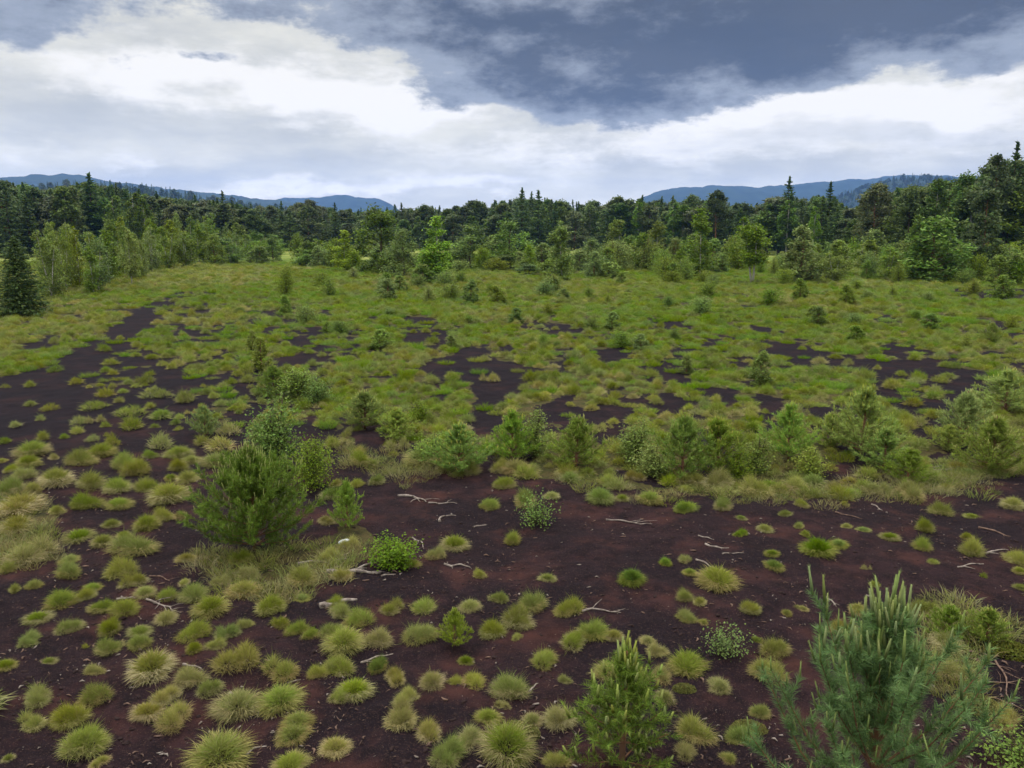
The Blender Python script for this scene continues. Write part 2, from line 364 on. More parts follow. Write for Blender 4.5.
# ------------------------------------------------------------------ things, parts, labels
THINGS = []
def empty(name, loc, rz=0, sc=1):
    o = bpy.data.objects.new(name, None); COL.objects.link(o); o.location = loc; o.rotation_euler = (0, 0, rz)
    o.scale = sc if hasattr(sc, '__len__') else (sc, sc, sc); o.empty_display_size = .1; return o
def obj(name, me, parent=None):
    o = bpy.data.objects.new(name, me); COL.objects.link(o)
    if parent is not None: o.parent = parent
    return o
def note(o, look, cat, px, py, group=None, label=None, mark=None):
    """remember a thing; its label is finished at the end from what stands nearest to it"""
    o['category'] = cat
    if group: o['group'] = group
    THINGS.append(dict(o=o, look=look, px=px, py=py, label=label, mark=mark))
def plant(kind, parts, px, py, D=None, sc=1, rz=None, sink=.03, tilt=0):
    """parts: [(part name, mesh)]; one mesh with no name makes a thing without parts"""
    x, y = at(px, py) if D is None else at_depth(px, D)
    loc = (x, y, float(height(x, y)) - sink); rz = random.uniform(0, 6.28) if rz is None else rz
    if len(parts) == 1 and parts[0][0] is None:
        o = obj(kind, parts[0][1]); o.location = loc; o.rotation_euler = (0, 0, rz); o.scale = sc if hasattr(sc, '__len__') else (sc, sc, sc)
    else:
        o = empty(kind, loc, rz, sc)
        for nm, me in parts: obj(nm, me, o)
    return o
def slant(px, py):
    d = ray(px, py); return CAM_H / -d[2]          # depth along the optical axis of the ground point there

# ------------------------------------------------------------------ ground and hills
def build_ground():
    r = np.concatenate([np.geomspace(2.5, 70, 560), np.geomspace(72, 6000, 70)])
    a = np.concatenate([np.linspace(-np.pi, -.75, 26)[:-1], np.linspace(-.75, .75, 560), np.linspace(.75, np.pi, 26)[1:-1]])
    A, RR = np.meshgrid(a, r); x = RR * np.sin(A); y = RR * np.cos(A); z = height(x, y); cv = cover(x, y)
    cv = np.where(np.cos(A) < .5, .8, cv)
    k = len(a); nr = len(r); v = np.stack([x, y, z], -1).reshape(-1, 3)
    v = np.vstack([v, [[0, 0, -.05]]]); f = []
    i, j = np.meshgrid(np.arange(nr - 1), np.arange(k), indexing='ij'); j2 = (j + 1) % k
    f4 = np.stack([i * k + j, i * k + j2, (i + 1) * k + j2, (i + 1) * k + j], -1).reshape(-1, 4)
    f4 = f4[:, ::-1]; jj = np.arange(k); f3 = np.stack([np.full(k, nr * k), jj, (jj + 1) % k], 1)[:, ::-1]
    g = G(); g.add(v, (.1, .1, .1), f3, f4); me = g.mesh('ground', M_GROUND, True)
    at_ = me.attributes.new('cover', 'FLOAT', 'POINT'); at_.data.foreach_set('value', np.append(cv.ravel(), .5).astype(np.float32))
    o = obj('ground', me); o['kind'] = 'structure'
build_ground()
HILLS = {}
def hill(name, D, depth, prof, rough, seed):
    """a long wooded hill: crest heights from a profile, sloping away on both sides"""
    px = np.array([p[0] for p in prof], float); py = np.array([p[1] for p in prof], float)
    n = 260; u = np.linspace(px[0], px[-1], n); crest = np.interp(u, px, py)
    crest = np.convolve(np.pad(crest, 6, 'edge'), np.ones(13) / 13, 'valid')
    hh = (HORIZON - crest) / FX * D + CAM_H
    hh *= np.clip(np.minimum(u - px[0], px[-1] - u) / 40, 0, 1) ** .6
    w = np.linspace(-1, 1, 41)
    W, U = np.meshgrid(w, u); d = D + W * depth; x = (U - 512) / FX * D * (1 + .35 * (d - D) / D); 
    z = hh[:, None] * np.cos(W * np.pi / 2) ** 1.3 - 3 + (fbm(x / (D * .02), d / (D * .02), seed, 4)) * rough * np.clip(1.2 - np.abs(W), 0, 1)
    v = np.stack([x, d, z], -1).reshape(-1, 3); k = len(w)
    i, j = np.meshgrid(np.arange(n - 1), np.arange(k - 1), indexing='ij')
    f = np.stack([i * k + j, (i + 1) * k + j, (i + 1) * k + j + 1, i * k + j + 1], -1).reshape(-1, 4)
    g = G(); g.add(v, (.05, .08, .05), None, f); o = obj(name, g.mesh(name, M_HILL, True)); o['kind'] = 'structure'
    HILLS[name + str(D)] = (x, d, z)
hill('hill', 3600, 1100, [(-80, 200), (15, 187), (40, 180), (65, 177), (95, 178), (130, 185), (170, 190), (240, 197), (300, 204), (340, 212)], 30, 1)
hill('hill', 5000, 800, [(235, 212), (275, 203), (295, 199), (320, 200), (348, 197), (375, 199), (395, 205), (430, 214)], 40, 2)
hill('hill', 4600, 1100, [(600, 215), (640, 199), (662, 190), (690, 189), (715, 188), (740, 190), (780, 187), (830, 183), (870, 180), (900, 178), (980, 180), (1100, 190), (1200, 214)], 35, 3)
hill('hill', 2200, 600, [(755, 226), (800, 212), (845, 194), (870, 185), (895, 181), (925, 182), (960, 190), (1060, 200), (1200, 215)], 14, 4)
hill('hill', 1300, 420, [(-160, 200), (40, 197), (95, 190), (150, 193), (200, 201), (260, 210), (330, 219), (390, 228)], 8, 5)

# ------------------------------------------------------------------ plant models
GREEN_T = [((.122, .178, .022), (.225, .22, .08)), ((.150, .198, .028), (.27, .25, .10)), ((.184, .208, .044), (.32, .285, .13)), ((.100, .182, .018), (.20, .215, .06))]
def tussock_parts(tone, n=1900, R0=.27, H=.30, w=.0042, skirt=1.0):
    """a rough dome of fine short blades, green above, with a hanging skirt of dead straw"""
    green, straw = GREEN_T[tone]
    gb, sk = G(), G()
    nc = random.choice([1, 2, 3, 3]); cx, cy_ = rng.normal(0, .38, (2, nc)) * R0; cs = rng.uniform(.55, 1.0, nc); ch = rng.uniform(.65, 1.1, nc); lx, ly = rng.normal(0, .16, (2, nc)); ph = rng.uniform(0, 6, (2, nc))
    def spot(m, lo):
        ci = rng.choice(nc, m, p=cs ** 2 / (cs ** 2).sum()); th = rng.uniform(0, 2 * np.pi, m); r = np.sqrt(rng.uniform(lo ** 2, 1, m))
        return ci, th, r, r * cs[ci] * (1 + .16 * np.sin(2 * th + ph[0, ci]) + .10 * np.sin(5 * th + ph[1, ci]))
    ci, th, r, rr = spot(n, 0)
    base = np.stack([cx[ci] + rr * np.cos(th) * R0 * .72, cy_[ci] + rr * np.sin(th) * R0 * .72, (1 - r ** 2) * H * .62 * ch[ci]], 1)
    tilt = .10 + r * .80 + rng.normal(0, .24, n); tz = th + rng.normal(0, .6, n)
    d = unit(np.stack([np.sin(tilt) * np.cos(tz) + lx[ci], np.sin(tilt) * np.sin(tz) + ly[ci], np.cos(tilt)], 1))
    L = H * rng.uniform(.28, .70, n) * ch[ci] * (1 + .6 * (rng.uniform(0, 1, n) < .06))
    c1 = jit(green, n, .28, .1); c0 = jit(np.array(straw) * .45 + np.array(green) * .55, n, .2, .06)
    dry = rng.uniform(0, 1, n) < (.06 + .09 * tone * (tone < 3)) * (.4 + 1.2 * r); c1[dry] = jit(straw, dry.sum(), .25, .05)
    gb.blades(base, d, L, w, c0, c1, .35)
    m = int(n * .5 * skirt); ci, th, r, rr = spot(m, .72)
    base = np.stack([cx[ci] + rr * np.cos(th) * R0 * .80, cy_[ci] + rr * np.sin(th) * R0 * .80, rng.uniform(.02, .42, m) * H], 1)
    tilt = rng.uniform(1.0, 1.9, m); tz = th + rng.normal(0, .45, m)
    d = np.stack([np.sin(tilt) * np.cos(tz), np.sin(tilt) * np.sin(tz), np.cos(tilt)], 1)
    sk.blades(base, d, H * rng.uniform(.3, .62, m), w, jit(straw, m, .3, .06) * .85, jit(straw, m, .3, .06), .5)
    tips = np.vstack(gb.v)[4::5]; k = .29 / np.percentile(np.hypot(tips[:, 0] - tips[:, 0].mean(), tips[:, 1] - tips[:, 1].mean()), 88)   # every tussock about 0.6 m across
    mx, my = tips[:, 0].mean(), tips[:, 1].mean()
    for g in (gb, sk): g.v = [(q - np.array([mx, my, 0], np.float32)) * np.array([k, k, 1], np.float32) for q in g.v]
    return gb, sk
TUSS = {}
for tone in range(4):
    for k in range(6):
        gb, sk = tussock_parts(tone, R0=.27 * random.uniform(.92, 1.08), H=random.uniform(.24, .32))
        TUSS[tone, k] = [('green_blades', gb.mesh('green_blades', M_LEAF)), ('straw_skirt', sk.mesh('straw_skirt', M_LEAF))]
def merged(gs, name):
    g = G()
    for s in gs:
        off = g.n
        g.v += s.v; g.c += s.c; g.f3 += [f + off for f in s.f3]; g.f4 += [f + off for f in s.f4]; g.n += s.n
    return g.mesh(name, M_LEAF)
TUSS_MID = {(tone, k): merged(tussock_parts(tone, 520, .30, random.uniform(.26, .36), .0085, .35), 'tussock') for tone in range(4) for k in range(3)}
def clump_mesh(col, tip, n, R0, H, w, bend):
    g = G(); th = rng.uniform(0, 2 * np.pi, n); r = np.sqrt(rng.uniform(0, 1, n))
    base = np.stack([r * np.cos(th) * R0, r * np.sin(th) * R0, np.zeros(n)], 1)
    tilt = np.abs(rng.normal(0, .35, n)) + r * .35; tz = th + rng.normal(0, .9, n)
    d = np.stack([np.sin(tilt) * np.cos(tz), np.sin(tilt) * np.sin(tz), np.cos(tilt)], 1)
    g.blades(base, d, H * rng.uniform(.45, 1.1, n), w, jit(col, n, .25, .08), jit(tip, n, .25, .08), bend); return g.mesh('clump', M_LEAF)
def herb_mesh(col, n, R0, H, size):
    g = G(); lv = G(); st = 26
    for i in range(st):
        a = random.uniform(0, 6.28); rr = R0 * math.sqrt(random.random()) * .7; h = H * random.uniform(.5, 1)
        p0 = np.array([rr * math.cos(a) * .5, rr * math.sin(a) * .5, 0]); p1 = np.array([rr * math.cos(a) * 1.3, rr * math.sin(a) * 1.3, h])
        g.tube([p0, (p0 + p1) / 2 + [0, 0, h * .1], p1], [.004, .003, .002], (.08, .07, .03), 4, False)
        t = rng.uniform(.2, 1.05, n // st)[:, None]; c = p0 + (p1 - p0) * t + rng.normal(0, .035 + R0 * .06, (n // st, 3))
        lv.leaves(c, size, jit(col, len(c), .25, .1), .4)
    return [('stems', g.mesh('stems', M_LEAF)), ('leaves', lv.mesh('leaves', M_LEAF))]

def pine_parts(h, R0, whorls, per, shoot_n, needle_n, nl=.055, nw=.0028, col=(.045, .088, .026), tip=(.13, .165, .045), bushy=.5, cand=.12, lean=0, taper=.45, up0=.30, cr=.006, cprob=.7):
    """young Scots pine: leader, whorls of upswept branches, needle brushes, pale new shoots"""
    tr, nd, cds = G(), G(), []
    zs = np.linspace(0, h, 9); tp = np.stack([lean * (zs / h) ** 2 * h + np.sin(zs * 2) * .01, np.sin(zs * 3 + 1) * .012, zs], 1)
    tr.tube(tp, np.linspace(.010 + h * .012, .006, 9), n=7)
    shoots = []                                   # (p0, dir, length)
    top = tp[-1]; shoots.append((top - [0, 0, .25 * h / 2], np.array([0, 0, 1.]), .25 * h / 2 + .02))
    for wi in range(whorls):
        f = (wi + .5 + random.uniform(-.3, .3)) / whorls; z = h * (.025 + .875 * f); c = np.array([np.interp(z, zs, tp[:, 0]), np.interp(z, zs, tp[:, 1]), z])
        prof = (math.sin(math.pi * min(1, (f * .78 + .30))) ** .8) * (1 - f * taper)
        for b in range(per):
            a = 6.283 * (b + random.random() * .8) / per + wi * 1.3
            L = R0 * prof * random.uniform(.75, 1.15) * 1.12; up = up0 + .75 * f + random.uniform(-.12, .2)
            d0 = np.array([math.cos(a) * math.cos(up), math.sin(a) * math.cos(up), math.sin(up)])
            p1 = c + d0 * L * .6; d1 = unit(d0 + np.array([0, 0, .55])); p2 = p1 + d1 * L * .55
            tr.tube([c, p1, p2], [.004 + .006 * L, .003 + .003 * L, .003], n=5, cap=False)
            shoots.append((p1, d1, np.linalg.norm(p2 - p1)))
            shoots.append((c + d0 * L * .25, d0, L * .35))
            for s in range(shoot_n):
                t = random.uniform(.15, 1); q = c + (p1 - c) * min(1, t * 1.7) if t < .6 else p1 + (p2 - p1) * (t - .6) / .4
                sd = unit(d0 * .7 + rng.normal(0, bushy, 3) + np.array([0, 0, .55])); shoots.append((q, sd, random.uniform(.10, .2) * (.6 + .5 * R0)))
    for p0, d, L in shoots:
        k = max(6, int(needle_n * L / .16)); t = rng.uniform(.05, 1, k)
        pr = rng.normal(size=(k, 3)); pr -= d * (pr @ d)[:, None]; pr = unit(pr)
        spread = rng.uniform(.5, 1.05, k)[:, None]
        nd.needles(p0 + d * (t * L)[:, None], unit(d * (1.15 - spread * .55) + pr * spread), nl * rng.uniform(.7, 1.15, k), nw, jit(col, k, .3, .1) * (1 + .25 * t[:, None]))
        if random.random() < (cprob if L > .22 else cprob * .32):
            e = p0 + d * L; cd = unit(d * .35 + np.array([0, 0, 1.]) + rng.normal(0, .1, 3)); cl = cand * random.uniform(.5, 1.15) * (.55 + .6 * e[2] / h)
            cds.append((e - cd * .01, cd, cl))
    return tr, nd, cds, tip
def candle_geo(p0, d, L, tip, r=.006, k=34):
    g = G(); g.tube([p0, p0 + d * L * .5, p0 + d * L], [r, r * .9, r * .45], jit(tip, 1, .1, .03)[0] * 1.05, 5)
    t = rng.uniform(.05, .95, k); pr = rng.normal(size=(k, 3)); pr -= d * (pr @ d)[:, None]; pr = unit(pr)
    g.needles(p0 + d * (t * L)[:, None], unit(d * 1.0 + pr * .42), L * .16 + .008, .0026, jit(tip, k, .2, .06)); return g
def pine_model(name, each_shoot=False, **kw):
    tr, nd, cds, tip = pine_parts(**kw)
    parts = [('trunk', tr.mesh('trunk', M_PINEBARK, True)), ('needles', nd.mesh('needles', M_LEAF))]
    if each_shoot:
        cds = sorted(cds, key=lambda c: -c[0][2])
        for p0, d, L in cds[:92]: parts.append(('new_shoot', candle_geo(p0, d, L, tip, .0105, 60).mesh('new_shoot', M_LEAF)))
        if len(cds) > 92:
            g = [candle_geo(p0, d, L * .8, tip) for p0, d, L in cds[92:]]; parts.append(('low_shoots', merged(g, 'low_shoots')))
    else:
        parts.append(('new_shoots', merged([candle_geo(p0, d, L, tip, .006, 16) for p0, d, L in cds], 'new_shoots')))
    return parts

def birch_parts(h, R0, leaf=.11, n=2600, stems=1, low=.12, col=(.115, .165, .026), bark=None):
    tr, cr = G(), G(); ends = []
    for s in range(stems):
        a0 = random.uniform(0, 6.28); ln = random.uniform(.02, .07) + (.10 if stems > 1 else 0); zs = np.linspace(0, h * (1 if s == 0 else random.uniform(.7, .95)), 8)
        bx = random.uniform(-.1, .1) * (stems > 1) * R0; tp = np.stack([bx + np.cos(a0) * ln * zs + .02 * np.sin(zs * 1.7), np.sin(a0) * ln * zs + .02 * np.cos(zs * 1.3), zs], 1)
        hs = zs[-1]; tr.tube(tp, np.linspace(.018 + h * .0085, .008, 8), n=7)
        nb = 30 if stems == 1 else 20
        for b in range(nb):
            f = random.random() ** 1.25; z = hs * (low + (1 - low) * f); c = np.array([np.interp(z, zs, tp[:, 0]), np.interp(z, zs, tp[:, 1]), z])
            prof = math.sin(math.pi * min(.97, .34 + f * .63)) ** .8; L = R0 * prof * random.uniform(.6, 1.25); a = random.uniform(0, 6.28); up = random.uniform(.45, 1.0)
            d0 = np.array([math.cos(a) * math.cos(up), math.sin(a) * math.cos(up), math.sin(up)])
            p1 = c + d0 * L * .7; p2 = p1 + unit(d0 + [0, 0, -.5]) * L * .45
            tr.tube([c, p1, p2], [.006 + .004 * L, .004 + .002 * L, .003], n=4, cap=False); ends.append((c, p1, p2, L))
    tot = sum(e[3] for e in ends)
    for c, p1, p2, L in ends:
        k = int(n * L / tot * random.uniform(.6, 1.5)); t = rng.beta(2.2, 1.4, k)[:, None]
        q = np.where(t < .6, c + (p1 - c) * t / .6, p1 + (p2 - p1) * (t - .6) / .4) + rng.normal(0, 1, (k, 3)) * (.07 + .13 * L)
        q[:, 2] -= np.abs(rng.normal(0, .10 * L, k)); q[:, 2] = np.maximum(q[:, 2], .03)
        cr.leaves(q, leaf, jit(np.array(col) * random.uniform(.8, 1.25), k, .25, .1), .35)
    return [('trunk', tr.mesh('trunk', bark or (M_BARK if stems > 2 else M_BIRCH), True)), ('crown', cr.mesh('crown', M_LEAF))]
def spruce_parts(h, R0, n_whorl=34, per=8, col=(.060, .098, .026)):
    tr, cr = G(), G(); tr.tube([(0, 0, 0), (0, 0, h * .5), (0, 0, h)], [.015 + h * .011, h * .007, .01], n=7)
    for w in range(n_whorl):
        f = (w + random.random() * .8) / n_whorl; z = h * (.07 + .92 * f); rr = R0 * (1 - f) ** .72 * random.uniform(.8, 1.12) + .012 * h
        for b in range(per):
            if random.random() < .10: continue
            a = random.uniform(0, 6.28); L = rr * random.uniform(.7, 1.2); dr = -.28 + .6 * f + random.uniform(-.12, .12)
            d = np.array([math.cos(a), math.sin(a), dr]); s = np.array([-math.sin(a), math.cos(a), 0])
            k = max(4, int(9 * (1 - f) + 5)); t = rng.uniform(.15, 1, k)[:, None]
            q = np.array([0, 0, z]) + d * L * t + s * rng.normal(0, .18, (k, 1)) * L * (1.15 - t * .7) + np.array([0, 0, .10]) * L * t ** 2 - [0, 0, 1] * np.abs(rng.normal(0, .05 * h / 14, (k, 1)))
            cr.leaves(q, .055 * h / 3.2 * (.75 + .4 * (1 - f)), jit(np.array(col) * random.uniform(.75, 1.3), k, .25, .1), .5, 2.3, np.repeat([d + s * random.uniform(-.5, .5)], k, 0))
    k = 40; cr.leaves(np.stack([rng.normal(0, .03, k), rng.normal(0, .03, k), h * rng.uniform(.9, 1.02, k)], 1), .02 * h, jit(col, k), .1, 2.5, np.repeat([[0, 0, 1.]], k, 0))
    return [('trunk', tr.mesh('trunk', M_BARK, True)), ('crown', cr.mesh('crown', M_LEAF))]
def clumpy_parts(h, R0, low, col, n=4200, lobes=40, leaf=.24, bark=None, flat=.6, lim=True):
    """a broad tree: limbs that each end in a ragged mass of leaves"""
    tr, cr = G(), G(); zs = np.linspace(0, h * .94, 8); tp = np.stack([.03 * h * np.sin(zs / h * 3 + random.random() * 6) * zs / h, .02 * h * np.cos(zs / h * 4) * zs / h, zs], 1)
    tr.tube(tp, np.linspace(.03 + h * .012, .02, 8), n=8)
    for i in range(lobes):
        f = random.random() ** (1.15 if low < .1 else .85); z = h * (low + (.98 - low) * f); prof = math.sin(math.pi * min(.96, (.36 + f * .6) if low < .1 else (.2 + f * .77))) ** .75
        a = i * 2.4 + random.uniform(-.4, .4); rr = R0 * prof * random.uniform(.35, 1.0)
        zb = max(h * low * .6, z - rr * .7); c = np.array([np.interp(zb, zs, tp[:, 0]), np.interp(zb, zs, tp[:, 1]), zb]); e = np.array([math.cos(a) * rr, math.sin(a) * rr, z])
        tr.tube([c, (c + e) / 2 + [0, 0, .06 * rr], e], [.012 + .008 * rr, .01, .008], n=5, cap=False)
        k = int(n / lobes * random.uniform(.6, 1.4)); sz = R0 * random.uniform(.16, .36)
        d = unit(rng.normal(size=(k, 3))) * (rng.uniform(.25, 1, (k, 1)) ** .5); q = e + d * sz * np.array([1, 1, flat]) + rng.normal(0, .06 * R0, (k, 3))
        cr.leaves(q, leaf, jit(np.array(col) * random.uniform(.72, 1.3), k, .25, .1), .45)
    return [('trunk', tr.mesh('trunk', bark or M_BARK, True)), ('crown', cr.mesh('crown', M_LEAF))]

BIRCH = [birch_parts(5, 1.0, .10, 3400, 1, .07), birch_parts(5, 1.25, .10, 3800, 2, .06), birch_parts(5, .85, .095, 3000, 1, .12), birch_parts(5, 1.1, .10, 3400, 2, .08, (.10, .15, .028))]
BRIGHT = [birch_parts(5, .85, .095, 5200, 1, .03, (.15, .235, .024)), birch_parts(5, .9, .095, 5200, 1, .03, (.12, .185, .03))]
TWIN = [birch_parts(5, .95, .095, 4200, 2, .30, (.115, .175, .028))]
BBUSH = [birch_parts(2, .75, .055, 3400, 4, .05, (.115, .185, .024)), birch_parts(2, .9, .055, 3800, 5, .04, (.11, .17, .026)), birch_parts(2, .62, .05, 3000, 3, .05, (.13, .175, .03)), birch_parts(2, .8, .055, 3400, 4, .05, (.10, .16, .028))]
WILLOW = [clumpy_parts(5, 2.0, .06, (.092, .142, .026), 4600, 40, .12, None, .8), clumpy_parts(5, 1.6, .05, (.08, .128, .028), 4400, 36, .12, None, .9)]
SPRUCE = [spruce_parts(14, 2.5), spruce_parts(14, 2.0, 38, 7), spruce_parts(14, 2.9, 32, 9, (.068, .108, .028)), spruce_parts(14, 1.7, 36, 7, (.054, .090, .024))]
CONIF = [spruce_parts(4, 1.35, 46, 26, (.044, .074, .022))]
YSPRUCE = [clumpy_parts(4, 1.5, .02, (.052, .078, .022), 7000, 90, .10, None, .7), clumpy_parts(4, 1.3, .02, (.056, .084, .024), 6500, 80, .10, None, .8)]
FPINE = [clumpy_parts(12, 2.6, .42, (.062, .090, .032), 5000, 60, .24, M_PINEBARK, .6), clumpy_parts(12, 3.2, .3, (.072, .090, .038), 5200, 60, .24, M_PINEBARK, .55), clumpy_parts(12, 2.9, .15, (.09, .122, .042), 6000, 54, .28, M_PINEBARK, .5)]
BROAD = [clumpy_parts(11, 1.9, .14, (.085, .138, .028), 5600, 60, .20, M_BIRCH, 1.1), clumpy_parts(11, 2.5, .16, (.076, .122, .026), 6200, 64, .21, None, .9), clumpy_parts(11, 1.6, .12, (.095, .15, .03), 5200, 54, .19, M_BIRCH, 1.2), clumpy_parts(11, 2.1, .1, (.068, .112, .026), 6000, 60, .21, None, 1.0)]
YPINE = [pine_model('p', h=1.2, R0=.52, whorls=8, per=8, shoot_n=6, needle_n=40, nl=.065, nw=.0075, taper=.6, col=c, tip=t, cand=.11)
         for c, t in (((.135, .205, .034), (.24, .27, .06)), ((.145, .20, .05), (.25, .265, .075)), ((.115, .19, .030), (.21, .25, .055)), ((.145, .205, .045), (.25, .27, .07)))]
MPINE = [clumpy_parts(3, .95, .04, (.115, .170, .034), 4400, 60, .085, M_PINEBARK, 1.0), clumpy_parts(3, .8, .04, (.13, .178, .04), 3800, 52, .08, M_PINEBARK, 1.1), clumpy_parts(3, 1.1, .04, (.10, .155, .032), 4800, 64, .085, M_PINEBARK, .9)]

# ------------------------------------------------------------------ the far wood: front trees one by one, the mass behind as one
PROFILE = [(-60, 172), (0, 175), (20, 182), (50, 187), (95, 181), (130, 188), (165, 196), (225, 199), (250, 204), (290, 205), (310, 202), (340, 207), (400, 206), (460, 204), (500, 199), (525, 196), (560, 198), (600, 201), (640, 197), (680, 199), (715, 196), (750, 206),
           (785, 192), (800, 197), (825, 193), (850, 206), (870, 194), (900, 186), (930, 182), (960, 178), (985, 168), (1003, 164), (1024, 172), (1090, 172)]
def top_of(px): return float(np.interp(px, [p[0] for p in PROFILE], [p[1] for p in PROFILE]))
def wood_depth(px): return float(np.interp(px, [-60, 0, 150, 330, 520, 640, 760, 860, 950, 1090], [150, 150, 175, 215, 215, 205, 175, 140, 112, 105]))
def hgt_for(top, D): return (HORIZON - top) / FX * D + CAM_H
LOOKS = dict(spruce=('dark pointed spruce', 'spruce'), pine=('dark ragged pine', 'pine'), broad=('leafy broadleaf tree', 'broadleaf tree'), birch=('young birch with a pale stem', 'birch'))
def tree(kind, models, base_h, px, D, h, look, cat, group, wide=1.0, label=None, mark=None, py=None):
    s = h / base_h; k = random.randrange(len(models))
    o = plant(kind, models[k], px, None if D else py, D, (s * wide, s * wide, s), sink=.05)
    x, y = o.location.x, o.location.y; a, b = project(x, y, h * .5)
    note(o, look, cat, float(a), float(b), group, label, mark); return o
G_WOOD = 'trees along the edge of the far wood'
def edge_wood():
    px = -30
    while px < 1060:
        for row, off in ((0, 0), (1, 14)):
            p = px + random.uniform(-5, 5) + row * 5; D = wood_depth(p) + off + random.uniform(-5, 6); top = top_of(p)
            conif = p < 200 or 480 < p < 620 and random.random() < .6 or 660 < p < 800 and random.random() < .5
            if row == 1: h = hgt_for(top + random.uniform(-2, 8), D); kind = 'spruce' if random.random() < (.88 if conif else .68) else 'pine'
            else: h = hgt_for(top + random.uniform(4, 17), D); kind = random.choice(['broad', 'spruce', 'spruce', 'spruce', 'pine'] if conif else ['broad', 'broad', 'broad', 'spruce', 'spruce', 'pine'])
            M, bh = dict(spruce=(SPRUCE, 14), pine=(FPINE, 12), broad=(BROAD, 11))[kind]
            nm = dict(spruce='spruce_tree', pine='pine_tree', broad='broadleaf_tree')[kind]
            tree(nm, M, bh, p, D, max(5, h), LOOKS[kind][0] + ' of the far wood', LOOKS[kind][1], G_WOOD, wide=(1.15 if kind != 'spruce' else 1.3) * random.uniform(.9, 1.15) * min(1.3, 13 / max(8, h)))
        px += random.uniform(8, 11.5) * 180 / wood_depth(px) * .95
edge_wood()
# trees that stand out against the sky or in front of the wood
def marked(kind, models, bh, px, D, top, look, cat, wide=1.0, mark=None, label=None):
    return tree(kind, models, bh, px, D, hgt_for(top, D), look, cat, G_WOOD, wide, label, mark)
marked('spruce_tree', SPRUCE[:2], 14, 96, 168, 177, 'tall spruce', 'spruce', 1.5, 'the spruce against the left hill', 'tall dark spruce rising above the wood against the left blue hill')
marked('spruce_tree', SPRUCE[:2], 14, 226, 190, 194, 's', 'spruce', 1.5, None, 'slim dark spruce standing clear of the wood where the left hill runs out')
marked('spruce_tree', SPRUCE[:2], 14, 522, 205, 191, 's', 'spruce', 1.5, 'the twin treeline spruces', 'taller spruce of the pair poking above the middle of the far treeline')
marked('spruce_tree', SPRUCE[:2], 14, 538, 207, 193, 's', 'spruce', 1.5, None, 'shorter spruce of the pair poking above the middle of the far treeline')
marked('spruce_tree', SPRUCE[:2], 14, 785, 165, 181, 's', 'spruce', 1.4, 'the spruce against the right hill', 'tall pointed spruce rising in front of the right blue hill')
marked('spruce_tree', SPRUCE[:2], 14, 826, 160, 186, 's', 'spruce', 1.3, None, 'narrow dark spruce just right of the tall spruce before the right hill')
marked('pine_tree', FPINE[:1], 12, 715, 170, 192, 's', 'pine', 1, None, 'dark pine with a broad top left of the tall spruce before the right hill')
marked('pine_tree', FPINE[1:2], 12, 872, 128, 186, 's', 'pine', .95, 'the brownish old pine', 'old brownish pine with bare lower limbs at the edge of the right wood')
marked('pine_tree', FPINE[2:], 12, 980, 84, 192, 's', 'pine', .95, 'the big spreading pine', 'big grey-green spreading pine, broadest tree before the right wood')
marked('pine_tree', FPINE[:1], 12, 985, 104, 158, 's', 'pine', .75, None, 'tall thin-topped pine, left one of the two tallest trees at far right')
marked('spruce_tree', SPRUCE[1:2], 14, 1004, 104, 148, 's', 'spruce', .9, 'the tallest tree at far right', 'tallest pointed tree against the sky at the far right edge')
marked('broadleaf_tree', BROAD[:1], 11, 930, 104, 183, 's', 'broadleaf tree', 1, None, 'tall green leafy tree between the brownish old pine and the big spreading pine')
marked('broadleaf_tree', BROAD[2:3], 11, 812, 128, 207, 's', 'birch', .8, None, 'slim tall birch with white stem standing left of the brownish old pine')
marked('broadleaf_tree', BROAD[1:2], 11, 960, 108, 178, 's', 'broadleaf tree', 1, None, 'dense leafy tree rising left behind the big spreading pine')
marked('broadleaf_tree', BROAD[3:], 11, 905, 118, 190, 's', 'broadleaf tree', 1, None, 'dark leafy tree directly right of the brownish old pine')

